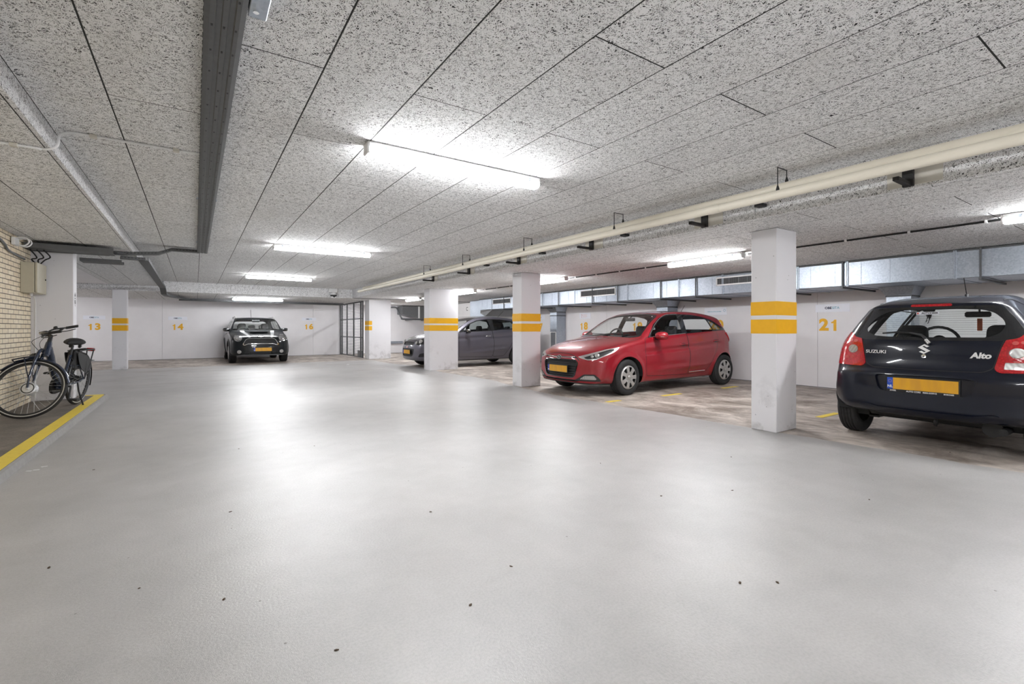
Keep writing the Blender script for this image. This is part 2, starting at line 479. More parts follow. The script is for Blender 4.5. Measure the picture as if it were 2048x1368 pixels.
def sdf_poly(poly, px, py):
    """signed distance to a polygon, negative inside"""
    P = np.array(poly); A = P; B = np.roll(P, -1, axis=0)
    n = len(px); out = np.empty(n); CH = 40000
    E = B-A; L2 = (E**2).sum(1)+1e-12
    for s in range(0, n, CH):
        x = px[s:s+CH, None]; y = py[s:s+CH, None]
        wx = x-A[None,:,0]; wy = y-A[None,:,1]
        t = np.clip((wx*E[:,0]+wy*E[:,1])/L2, 0, 1)
        d2 = ((wx-t*E[:,0])**2+(wy-t*E[:,1])**2).min(1)
        c = ((A[:,1] > y) != (B[:,1] > y)) & (x < (B[:,0]-A[:,0])*(y-A[:,1])/(B[:,1]-A[:,1]+1e-15)+A[:,0])
        ins = (c.sum(1) % 2) == 1
        d = np.sqrt(d2); out[s:s+CH] = np.where(ins, -d, d)
    return out

def sstep(a, b, x):
    t = np.clip((x-a)/(b-a), 0, 1); return t*t*(3-2*t)

def smax(a, b, k):
    h = np.maximum(k-np.abs(a-b), 0)/k
    return np.maximum(a, b)+h*h*k*.25

class CarBody:
    def __init__(s, sp, h=.022):
        s.sp = sp; s.L = sp['L']
        s.poly = chaikin(sp['outline'], sp.get('smooth', 2))
        s.hw = max(w for _, w in sp['width'])+.03
        # 2D lookup of the side silhouette
        s.gs = .008
        xs = np.arange(-.6, s.L+.6, s.gs); zs = np.arange(-.1, 1.95, s.gs)
        GX, GZ = np.meshgrid(xs, zs, indexing='ij')
        s.tab = sdf_poly(s.poly, GX.ravel(), GZ.ravel()).reshape(GX.shape); s.x0, s.z0 = xs[0], zs[0]
        nx, ny, nz = int((s.L+.1)/h)+4, int(2*s.hw/h)+4, int((sp['H']+.1-.08)/h)+4
        X = -.05-h+np.arange(nx)*h; Y = -(ny-1)*h/2+np.arange(ny)*h; Z = .08-h+np.arange(nz)*h
        GX, GY, GZ = np.meshgrid(X, Y, Z, indexing='ij')
        F = s.F(GX.ravel(), GY.ravel(), GZ.ravel()).reshape(GX.shape)
        s.nets(F, X, Y, Z, h)
        s.project(); s.project()
        s.normals()
    def outl(s, x, z):
        u = np.clip((x-s.x0)/s.gs, 0, s.tab.shape[0]-1.001); v = np.clip((z-s.z0)/s.gs, 0, s.tab.shape[1]-1.001)
        i = u.astype(int); j = v.astype(int); a = u-i; b = v-j; T = s.tab
        return (T[i,j]*(1-a)+T[i+1,j]*a)*(1-b)+(T[i,j+1]*(1-a)+T[i+1,j+1]*a)*b
    def W(s, x, z):
        sp = s.sp
        wx = np.interp(x, [p[0] for p in sp['width']], [p[1] for p in sp['width']])
        zb = np.interp(x, [p[0] for p in sp['belt']], [p[1] for p in sp['belt']])
        t = z-zb
        tb = sp['vprof']      # list of (t, inset)
        ins = np.interp(t, [p[0] for p in tb], [p[1] for p in tb])
        ins = (ins+np.interp(t-.03, [p[0] for p in tb], [p[1] for p in tb])+np.interp(t+.03, [p[0] for p in tb], [p[1] for p in tb]))/3
        w = wx-ins
        for (cx, cz, R) in sp['arches']:
            r = np.sqrt((x-cx)**2+(z-cz)**2)
            w = w+sp.get('flare', .014)*np.exp(-((r-R-.01)/.05)**2)
        for (zf, slope, amp, xa, xb) in sp.get('creases', []):
            q = z-(zf+slope*x)
            w = w-amp*np.clip(1-np.abs(q+.03)/.06, 0, 1)*sstep(xa, xa+.25, x)*(1-sstep(xb-.25, xb, x))
        return w
    def F(s, x, y, z):
        sp = s.sp; ay = np.sqrt(y*y+1e-4); q = ay/s.hw
        wf = 1-sstep(s.L*.05, s.L*.55, x); wr = sstep(s.L*.5, s.L*.95, x)
        bf, pf = sp['bulge_f']; br, pr = sp['bulge_r']
        xs = x-bf*q**pf*wf+br*q**pr*wr
        zc = z+sp.get('camber', .05)*q*q*sstep(.5, .8, z)
        g1 = s.outl(xs, zc)
        g2 = ay-s.W(x, z)
        k = sp['k']+(sp['kend']-sp['k'])*np.maximum(1-sstep(.15, .7, x), sstep(s.L-.6, s.L-.15, x))
        k = np.where(z > sp.get('zroof', 9), k*sp.get('kroof', 1), k)
        return smax(g1, g2, k)
    def nets(s, F, X, Y, Z, h):
        nx, ny, nz = F.shape
        ins = F < 0
        cnt = np.zeros((nx-1, ny-1, nz-1), int); acc = np.zeros((nx-1, ny-1, nz-1, 3))
        c = [(i,j,k) for i in (0,1) for j in (0,1) for k in (0,1)]
        def sub(A, o): return A[o[0]:o[0]+nx-1, o[1]:o[1]+ny-1, o[2]:o[2]+nz-1]
        for a in c:
            for ax in range(3):
                if a[ax]: continue
                b = list(a); b[ax] = 1; b = tuple(b)
                Fa, Fb = sub(F, a), sub(F, b)
                m = (Fa < 0) != (Fb < 0)
                t = np.where(m, Fa/(Fa-Fb+1e-20), 0)
                for d in range(3):
                    acc[..., d] += np.where(m, a[d]+(t if d == ax else 0), 0)
                cnt += m
        act = cnt > 0
        idx = -np.ones(cnt.shape, int); I = np.argwhere(act); idx[act] = np.arange(len(I))
        P = acc[act]/cnt[act][:, None]
        s.V = np.stack([X[0]+(I[:,0]+P[:,0])*h, Y[0]+(I[:,1]+P[:,1])*h, Z[0]+(I[:,2]+P[:,2])*h], 1)
        Q = []
        for ax in range(3):
            o = [0,0,0]; o[ax] = 1
            A = ins[:nx-o[0], :ny-o[1], :nz-o[2]]; B = ins[o[0]:, o[1]:, o[2]:]
            E = np.argwhere(A != B); u, w = [d for d in range(3) if d != ax]
            E = E[(E[:,u] > 0) & (E[:,w] > 0) & (E[:,u] < F.shape[u]-1) & (E[:,w] < F.shape[w]-1)]
            def cell(du, dw):
                e = E.copy(); e[:,u] -= du; e[:,w] -= dw; return idx[e[:,0], e[:,1], e[:,2]]
            q = np.stack([cell(1,1), cell(0,1), cell(0,0), cell(1,0)], 1)
            flip = A[E[:,0],E[:,1],E[:,2]]
            if ax == 1: flip = ~flip
            q = np.where(flip[:,None], q, q[:, ::-1])
            Q.append(q)
        Q = np.concatenate(Q); s.Q = Q[(Q >= 0).all(1)]
    def project(s):
        # relax then pull back to the surface
        V = s.V; Q = s.Q
        for _ in range(2):
            S = np.zeros_like(V); C = np.zeros(len(V))
            for a in range(4):
                b = (a+1) % 4
                np.add.at(S, Q[:,a], V[Q[:,b]]); np.add.at(S, Q[:,b], V[Q[:,a]])
                np.add.at(C, Q[:,a], 1); np.add.at(C, Q[:,b], 1)
            V = V*.5+.5*S/np.maximum(C, 1)[:,None]
        for _ in range(3):
            e = .004; f = s.F(V[:,0], V[:,1], V[:,2]); G = []
            for d in range(3):
                o = np.zeros(3); o[d] = e
                p, m = V+o, V-o
                G.append((s.F(p[:,0],p[:,1],p[:,2])-s.F(m[:,0],m[:,1],m[:,2]))/(2*e))
            G = np.stack(G, 1); n2 = (G**2).sum(1)+1e-9
            V = V-np.clip(f/n2, -.03, .03)[:,None]*G
        s.V = V
    def normals(s):
        V, Q = s.V, s.Q
        n = np.cross(V[Q[:,2]]-V[Q[:,0]], V[Q[:,3]]-V[Q[:,1]])
        N = np.zeros_like(V)
        for a in range(4): np.add.at(N, Q[:,a], n)
        s.N = N/(np.linalg.norm(N, axis=1)[:,None]+1e-12)
        s.faces = {'body': [tuple(q) for q in s.Q.tolist()]}
    def view(s, v, V=None):
        V = s.V if V is None else V
        x, y, z = V[:,0], np.abs(V[:,1]), V[:,2]
        if v == 'side': return x, z
        if v == 'front': return y, z
        if v == 'full': return V[:,1], z
        if v == 'diagf': return (x+y)*.70710678, z
        if v == 'diagr': return (s.L-x+y)*.70710678, z
        if v == 'top': return x, y
    def take(s, src, dst, poly, view, guard=None, grow=0.0, band=None, rnd=.03, sd=None):
        """move faces of src lying inside poly (cut exactly on the outline) to dst"""
        if poly is not None and rnd: poly = rounded(poly, rnd)
        u, v = s.view(view)
        if sd is not None: d = sd(s.V)
        else: d = sdf_poly(poly, u, v)-grow
        if band is not None: d = np.abs(d)-band
        g = np.ones(len(s.V), bool) if guard is None else guard(s.V, s.N)
        s.split(src, dst, d, g)
        return s
    def band(s, src, dst, poly, view, guard=None, w=.003, rnd=.03):
        """thin strip following an outline: two exact cuts"""
        if rnd: poly = rounded(poly, rnd)
        s.take(src, '_t', poly, view, guard, grow=w, rnd=0)
        s.take('_t', '_i', poly, view, guard, grow=-w, rnd=0)
        s.faces.setdefault(dst, []).extend(s.faces.pop('_t', []))
        s.faces[src].extend(s.faces.pop('_i', []))
    def split(s, src, dst, d, g):
        d = d.tolist(); g = g.tolist(); cache = {}; newV = []; newN = []; n0 = len(s.V)
        inside, outside = [], []
        V, N = s.V, s.N
        for f in s.faces.get(src, []):
            if not all(g[i] for i in f): outside.append(f); continue
            sg = [d[i] < 0 for i in f]
            if all(sg): inside.append(f); continue
            if not any(sg): outside.append(f); continue
            A, B = [], []
            m = len(f)
            for k in range(m):
                i, j = f[k], f[(k+1) % m]
                (A if sg[k] else B).append(i)
                if sg[k] != sg[(k+1) % m]:
                    key = (i, j) if i < j else (j, i)
                    c = cache.get(key)
                    if c is None:
                        a, b = key; t = d[a]/(d[a]-d[b]); t = min(max(t, .001), .999)
                        c = n0+len(newV); cache[key] = c
                        newV.append(V[a]*(1-t)+V[b]*t); newN.append(N[a]*(1-t)+N[b]*t)
                    A.append(c); B.append(c)
            if len(A) > 2: inside.append(tuple(A))
            if len(B) > 2: outside.append(tuple(B))
        if newV:
            s.V = np.concatenate([s.V, np.array(newV)]); s.N = np.concatenate([s.N, np.array(newN)])
        s.faces[src] = outside
        s.faces.setdefault(dst, []).extend(inside)
    def part(s, key, name, mat, parent, off=0.0, shift=None, skirt=True, side=None, label=None, keep=False, uvs=False):
        fs = s.faces.get(key, []) if keep else s.faces.pop(key, [])
        if side is not None:
            fs = [f for f in fs if (sum(s.V[i][1] for i in f) > 0) == (side > 0)]
        if not fs: return None
        used = sorted({i for f in fs for i in f}); mp = {i: k for k, i in enumerate(used)}
        P = s.V[used].copy(); NN = s.N[used].copy()
        base = P.copy()
        moved = abs(off) > 0 or shift is not None
        if abs(off) > 0: P = P+NN*off
        if shift is not None: P = P+np.array(shift)
        faces = [tuple(mp[i] for i in f) for f in fs]
        vs = P.tolist(); ns = NN.tolist(); smooth = [True]*len(faces)
        if moved and skirt:
            cnt = {}
            for f in faces:
                for k in range(len(f)):
                    a, b = f[k], f[(k+1) % len(f)]
                    if (b, a) in cnt: del cnt[(b, a)]
                    else: cnt[(a, b)] = 1
            for (a, b) in cnt:
                pa, pb, qa, qb = P[a], P[b], base[a], base[b]
                n = np.cross(pb-pa, qa-pa); l = np.linalg.norm(n)+1e-12; n = (-n/l).tolist()
                k = len(vs); vs += [P[a].tolist(), P[b].tolist(), qb.tolist(), qa.tolist()]; ns += [n]*4
                faces.append((k+1, k, k+3, k+2)); smooth.append(True)
        me = bpy.data.meshes.new(name)
        me.from_pydata(vs, [], faces); me.materials.append(mat)
        me.polygons.foreach_set('use_smooth', smooth)
        me.update()
        nn = np.array(ns); nn /= (np.linalg.norm(nn, axis=1)[:,None]+1e-12)
        me.normals_split_custom_set_from_vertices(nn.tolist())
        o = bpy.data.objects.new(name, me); link(o, parent)
        if label: o['label'] = label
        return o
    def lining(s, parent, off=.03, zmin=.35):
        fs = [f for f in s.faces['body'] if all(s.V[i][2] > zmin for i in f)]
        s.faces['_l'] = fs
        return s.part('_l', 'cabin_lining', M['trimdark'], parent, off=-off, skirt=False)
    def xfront(s, y, z, a=-.3, b=None):
        """x of the nose at (y,z)"""
        y = np.atleast_1d(np.array(y, float)); z = np.atleast_1d(np.array(z, float))
        lo = np.full(len(y), a); hi = np.full(len(y), s.L*.4 if b is None else b)
        for _ in range(26):
            m = (lo+hi)/2; f = s.F(m, y, z); lo = np.where(f > 0, m, lo); hi = np.where(f > 0, hi, m)
        return hi
    def xrear(s, y, z):
        y = np.atleast_1d(np.array(y, float)); z = np.atleast_1d(np.array(z, float))
        lo = np.full(len(y), s.L*.6); hi = np.full(len(y), s.L+.3)
        for _ in range(26):
            m = (lo+hi)/2; f = s.F(m, y, z); hi = np.where(f > 0, m, hi); lo = np.where(f > 0, lo, m)
        return lo
    def decal(s, verts, faces, name, mat, parent, end='front', cy=0, cz=0, lift=.003, mirror=False, label=None, smooth=False):
        """a shape drawn in (a,b,depth) laid on the nose or tail; reads left to right from outside"""
        A = np.array(verts, float)
        if end == 'rear':
            y = cy+A[:,0]; z = cz+A[:,1]       # viewed from behind: right is -y when nose is at -x side
            x = s.xrear(y, z)+lift+A[:,2]
        elif end == 'front':
            y = cy-A[:,0]; z = cz+A[:,1]
            x = s.xfront(y, z)-lift-A[:,2]
        m = MB(); m.add(np.stack([x, y, z], 1).tolist(), faces, smooth)
        o = m.build(name, mat, parent)
        if label: o['label'] = label
        return o

def ysurf(cb, x, z):
    return float(cb.W(np.array([x]), np.array([z]))[0])

def hubcap_mesh(R, style, mb_face):
    """dished wheel trim in XZ-plane facing -Y, returns MB; holes cut away"""
    nr, nt = 26, 168
    holes = []
    def field(r, th):
        if style == 'seven':
            n = 7; k = (th*n/(2*PI)) % 1.0-.5
            a = k*2*PI/n*r; d1 = abs(a)-(.022+.34*(r-.55*R)); d2 = abs(r-.68*R)-.215*R
            h1 = max(d1, d2)+.002
            a2 = ((th*n/(2*PI)+.5) % 1.0-.5)*2*PI/n*r
            h2 = math.hypot(a2, r-.38*R)-.035*R
            return min(h1, h2)
        if style == 'five':
            n = 5; k = (th*n/(2*PI)) % 1.0-.5
            a = k*2*PI/n*r; return max(abs(a)-(.30*r-.0), abs(r-.62*R)-.26*R)+.004
        n = 8; k = (th*n/(2*PI)) % 1.0-.5
        a = k*2*PI/n*r; return max(abs(a)-.22*r, abs(r-.66*R)-.2*R)+.003
    def dish(r): 
        q = r/R
        return .028*(1-abs(q-.86)/.14 if q > .86 else 1)*0+(-.012 if q > .95 else 0)+.016*math.sin(min(q, 1)*PI*.8)
    vs = []; val = []
    for i in range(nr+1):
        r = R*i/nr
        for j in range(nt):
            th = 2*PI*j/nt; vs.append((r*math.cos(th), -dish(r), r*math.sin(th))); val.append(field(r, th))
    fs = []
    for i in range(nr):
        for j in range(nt):
            a, b, c, d = i*nt+j, i*nt+(j+1) % nt, (i+1)*nt+(j+1) % nt, (i+1)*nt+j
            if i == 0: fs.append((a, c, d))
            else: fs.append((a, b, c, d))
    out = []; cache = {}
    for f in fs:
        sg = [val[k] > 0 for k in f]
        if all(sg): out.append(f); continue
        if not any(sg): continue
        A = []
        for k in range(len(f)):
            i, j = f[k], f[(k+1) % len(f)]
            if sg[k]: A.append(i)
            if sg[k] != sg[(k+1) % len(f)]:
                key = (min(i, j), max(i, j))
                if key not in cache:
                    a, b = key; t = val[a]/(val[a]-val[b]); cache[key] = len(vs)
                    vs.append(tuple(vs[a][q]*(1-t)+vs[b][q]*t for q in range(3)))
                A.append(cache[key])
        if len(A) > 2: out.append(tuple(A))
    # edge walls of the holes
    cnt = {}
    for f in out:
        for k in range(len(f)):
            a, b = f[k], f[(k+1) % len(f)]
            if (b, a) in cnt: del cnt[(b, a)]
            else: cnt[(a, b)] = 1
    mb_face.add(vs, out, True)
    for (a, b) in cnt:
        p, q = vs[a], vs[b]
        mb_face.add([p, q, (q[0], q[1]+.012, q[2]), (p[0], p[1]+.012, p[2])], [(0, 1, 2, 3)])
    return mb_face

WHEELS = {}
def make_wheel(parent, x, yo, side, R=.3, wid=.185, style='seven', rimR=.2, capmat=None, tread=False, steer=0.0, tilt=0.0):
    """yo = |y| of outer tyre face; side +1/-1"""
    key = (R, wid, style, rimR)
    if key not in WHEELS:
        m = MB(); w = wid
        pr = [(rimR, .012), (rimR+.012, .002), (R-.055, -.004), (R-.022, .004), (R-.006, .016), (R, .030)]
        g = [.25, .42, .58, .75]
        for t in g:
            c = w*t; pr += [(R, c-.006), (R-.007, c-.004), (R-.007, c+.004), (R, c+.006)]
        pr += [(R, w-.030), (R-.006, w-.016), (R-.022, w-.004), (R-.055, w+.004), (rimR, w-.012)]
        m.lathe([(r, h) for r, h in pr], 'Y', n=64)
        # inner barrel and brake drum
        m.lathe([(rimR, .012), (rimR-.012, .05), (rimR-.012, w-.012), (rimR, w-.012)], 'Y', n=48)
        tyre = m.build('wheel', M['blackrub'])
        COL.objects.unlink(tyre)
        c = MB(); hubcap_mesh(rimR-.002, style, c)
        c.lathe([(.001, -.024), (.03, -.022), (.036, -.012)], 'Y', n=24)
        n = 5
        for k in range(n):
            a = 2*PI*k/n+.3; c.lathe([(.001, -.024), (.008, -.023), (.009, -.010)], 'Y', c=(.056*math.cos(a), 0, .056*math.sin(a)), n=8)
        cap = c.build('hubcap', capmat or M['silver'], recalc=False); COL.objects.unlink(cap)
        b = MB(); b.lathe([(.001, .055), (.12, .055), (rimR-.014, .06)], 'Y', n=32)
        b.lathe([(.001, .03), (.07, .03), (.075, .055)], 'Y', n=24)
        brk = b.build('brake', M['darkpl']); COL.objects.unlink(brk)
        WHEELS[key] = (tyre.data, cap.data, brk.data)
    t, c, b = WHEELS[key]
    o = bpy.data.objects.new('wheel', t); link(o, parent)
    for nm, d in (('hubcap', c), ('brake', b)):
        k = bpy.data.objects.new(nm, d); link(k, o)
    o.location = (x, -yo if side < 0 else yo, R)
    o.rotation_euler = (0, 0, steer if side < 0 else PI+steer)
    return o

def make_seat(parent, x, y, z=.28, s=1.0, face=-1):
    """front seat with head restraint; backrest towards +x when face=-1"""
    f = -face
    e = bpy.data.objects.new('seat', None); link(e, parent)
    m = MB(); m.bbox(-.26, .24, -.25, .25, .0, .16, .05)
    cu = m.build('seat_cushion', M['seat'], e)
    b = MB()
    pts = [(.22, .08), (.34, .10), (.43, .45), (.47, .66), (.42, .68), (.34, .62), (.28, .35)]
    b.prism([(p[0]*f, p[1]) for p in pts], -.23, .23)
    b.build('backrest', M['seat'], e)
    h = MB()
    pr = rounded([(-.13, .70), (.13, .70), (.12, .90), (-.12, .90)], .07, 6)
    n = len(pr); vs = []
    for k, (dx, s2) in enumerate(((.38, .86), (.40, 1.0), (.47, 1.0), (.49, .86))):
        for (a, c) in pr: vs.append((dx*f, a*s2, .80+(c-.80)*s2))
    fs = [tuple(range(n)), tuple(range(3*n, 4*n))] + [(k*n+i, k*n+(i+1) % n, (k+1)*n+(i+1) % n, (k+1)*n+i) for k in range(3) for i in range(n)]
    h.add(vs, fs, True)
    for yy in (-.05, .05): h.tube([(.43*f, yy, .62), (.435*f, yy, .74)], .007, 6)
    h.build('head_restraint', M['seat'], e)
    e.location = (x, y, z)
    return e

def mirror_part(parent, x, yo, z, side, mat, chrome=False, size=1.0):
    m = MB()
    prof = []
    n = 16; vs = []; K = 9
    for i in range(K):
        t = i/(K-1); s = math.sin(PI*(.08+.92*t)/2)**.6 if t < 1 else 1
        xx = -.10*size*(1-t)
        for k in range(n):
            a = 2*PI*k/n
            ca, sa = math.cos(a), math.sin(a)
            r = (abs(ca)**3+abs(sa)**3)**(-1/3)
            vs.append((x+xx, side*(yo+.11*size+.115*size*r*ca*s*(.9)), z+.058*size*r*sa*s))
    fs = [(i*n+k, i*n+(k+1) % n, (i+1)*n+(k+1) % n, (i+1)*n+k) for i in range(K-1) for k in range(n)]
    m.add(vs, fs, True); m.add(vs[:n], [tuple(range(n))]); 
    o = m.build('side_mirror', mat, parent)
    g = MB(); g.add([(p[0]+.001, p[1], p[2]) for p in vs[-n:]], [tuple(range(n))]); g.build('mirror_glass', M['chrome'], o)
    q = MB(); q.tube([(x-.085*size, side*(yo+.11*size+k*.09*size), z-.012*size) for k in (-.1,.4,.8,1.05)], .006, 6); q.build('indicator_strip', M['whitelens'], o)
    b = MB(); b.tube([(x-.03, side*(yo-.04), z-.05), (x-.04, side*(yo+.06), z-.045)], .022*size, 8); b.build('mirror_arm', M['blackgl'], o)
    return o

def handle_part(parent, cb, x, z, side, mat, w=.10):
    y = ysurf(cb, x, z)
    pts = curve3([(x-w, side*(y-.004), z), (x-w*.7, side*(y+.028), z+.006), (x, side*(y+.034), z+.008), (x+w*.7, side*(y+.028), z+.006), (x+w, side*(y-.004), z+.004)], 4)
    m = MB(); m.tube(pts, .011, 8)
    o = m.build('door_handle', mat, parent)
    r = MB(); P = ell(x, z+.002, w*.72, .026, 20)
    r.add([(a, side*(ysurf(cb, a, b)+.0015), b) for a, b in P], [tuple(range(20))]); r.build('handle_recess', M['darkpl'], o)
    return o

def plate_part(parent, xs, y, z, sgn, w=.52, h=.11, tilt=0.0, frame=.012, dealer=None, nl=True):
    """licence plate facing sgn*x at (xs,y,z)"""
    e = MB(); e.bbox(-.008, .004, -w/2-frame, w/2+frame, -h/2-frame-(.02 if dealer else 0), h/2+frame, .003)
    pl = e.build('license_plate', M['black'], parent)
    y0 = -w/2; 
    f = MB(); f.box(.004, .0065, y0 if sgn < 0 else y0, w/2, -h/2, h/2)
    if sgn > 0:
        pass
    pf = f.build('plate_face', M['plate'], pl)
    lb = -1 if sgn > 0 else -1
    # left edge as seen from outside (local +x faces the viewer: left is -y)
    b = MB(); b.box(.0066, .0075, -w/2, -w/2+.045, -h/2, h/2); b.build('country_strip', M['plateblue'], pl)
    if nl:
        vs, fs = text_mesh('NL', .034, .0006, .001)
        t = MB(); t.add([(v[2]+.008, v[0]-w/2+.0225, v[1]-h*.27) for v in vs], fs); t.build('country_letters', M['whitepl'], pl)
        # ring of stars
        t = MB()
        for k in range(12):
            a = 2*PI*k/12; t.box(.0076, .0082, -w/2+.0225+.013*math.cos(a)-.0015, -w/2+.0225+.013*math.cos(a)+.0015, h*.2+.013*math.sin(a)-.0015, h*.2+.013*math.sin(a)+.0015)
        t.build('star_ring', M['yband'], pl)
    if dealer:
        for (tx, yy, sz) in dealer:
            vs, fs = text_mesh(tx, sz, .0005, .0006)
            t = MB(); t.add([(v[2]+.0050, v[0]+yy, v[1]-h/2-frame*.5-.008) for v in vs], fs); t.build('frame_lettering', M['whitepl'], pl)
    pl.location = (xs, y, z)
    pl.rotation_euler = (0, tilt*(1 if sgn > 0 else 1), 0 if sgn > 0 else PI)
    return pl

def steering_wheel(parent, x, y, z, s=-1):
    m = MB()
    c = Vector((x, y, z)); ax = Vector((s*-.45*-1, 0, 0))
    up = Vector((-.35*s*-1*-1, 0, .93)); up = Vector((.35*(-s), 0, .93)).normalized(); rt = Vector((0,1,0))
    m.tube([c+(up*math.cos(2*PI*k/28)+rt*math.sin(2*PI*k/28))*.185 for k in range(28)], .016, 8, closed=True)
    for a in (PI/2, -PI/2, PI): m.tube([c, c+(up*math.cos(a)+rt*math.sin(a))*.18], .018, 6)
    m.lathe([(.001, .0), (.07, -.005), (.075, .03)], 'X', c=(x, y, z), n=16)
    return m.build('steering_wheel', M['trimdark'], parent)
FULLSIDE = lambda V, N: np.abs(N[:,1]) > .25
def gfront(xm): return lambda V, N: V[:,0] < xm
def grear(xm): return lambda V, N: V[:,0] > xm
VP = [(-.85,.10),(-.75,.055),(-.6,.018),(-.42,0),(-.2,.004),(-.06,.018),(0,.032),(.06,.055),(.2,.12),(.35,.205),(.5,.31),(.7,.48)]

def cut_arches(cb, sp, r):
    for (cx, cz, R) in sp['arches']:
        g = lambda V, N: np.abs(V[:,1]) > .45
        cb.take('body', 'hole', circ(cx, cz, R, 40), 'side', g, rnd=0)
    cb.faces.pop('hole', None)
    for (cx, cz, R) in sp['arches']:
        for s in (-1, 1):
            m = MB(); W = ysurf(cb, cx, cz+R)
            n = 40; vs = []
            for k in range(n+1):
                a = -.02+(PI+.04)*k/n
                px, pz = cx+(R+.003)*math.cos(a), cz+(R+.003)*math.sin(a)
                w = ysurf(cb, px, pz)-.004
                vs += [(px, s*w, pz), (px, s*.42, pz)]
            m.add(vs, [(2*k, 2*k+2, 2*k+3, 2*k+1) for k in range(n)], True)
            m.add([(cx+(R+.003)*math.cos(a), s*.43, cz+(R+.003)*math.sin(a)) for a in [-.02+(PI+.04)*k/32 for k in range(33)]], [tuple(range(33))])
            m.build('wheel_housing', M['trimdark'], r)

def side_parts(cb, r, key, name, mat, off=0, **kw):
    out = []
    for s in (-1, 1):
        o = cb.part(key, name, mat, r, off=off, side=s, keep=True, **kw)
        out.append(o)
    cb.faces.pop(key, None)
    return out

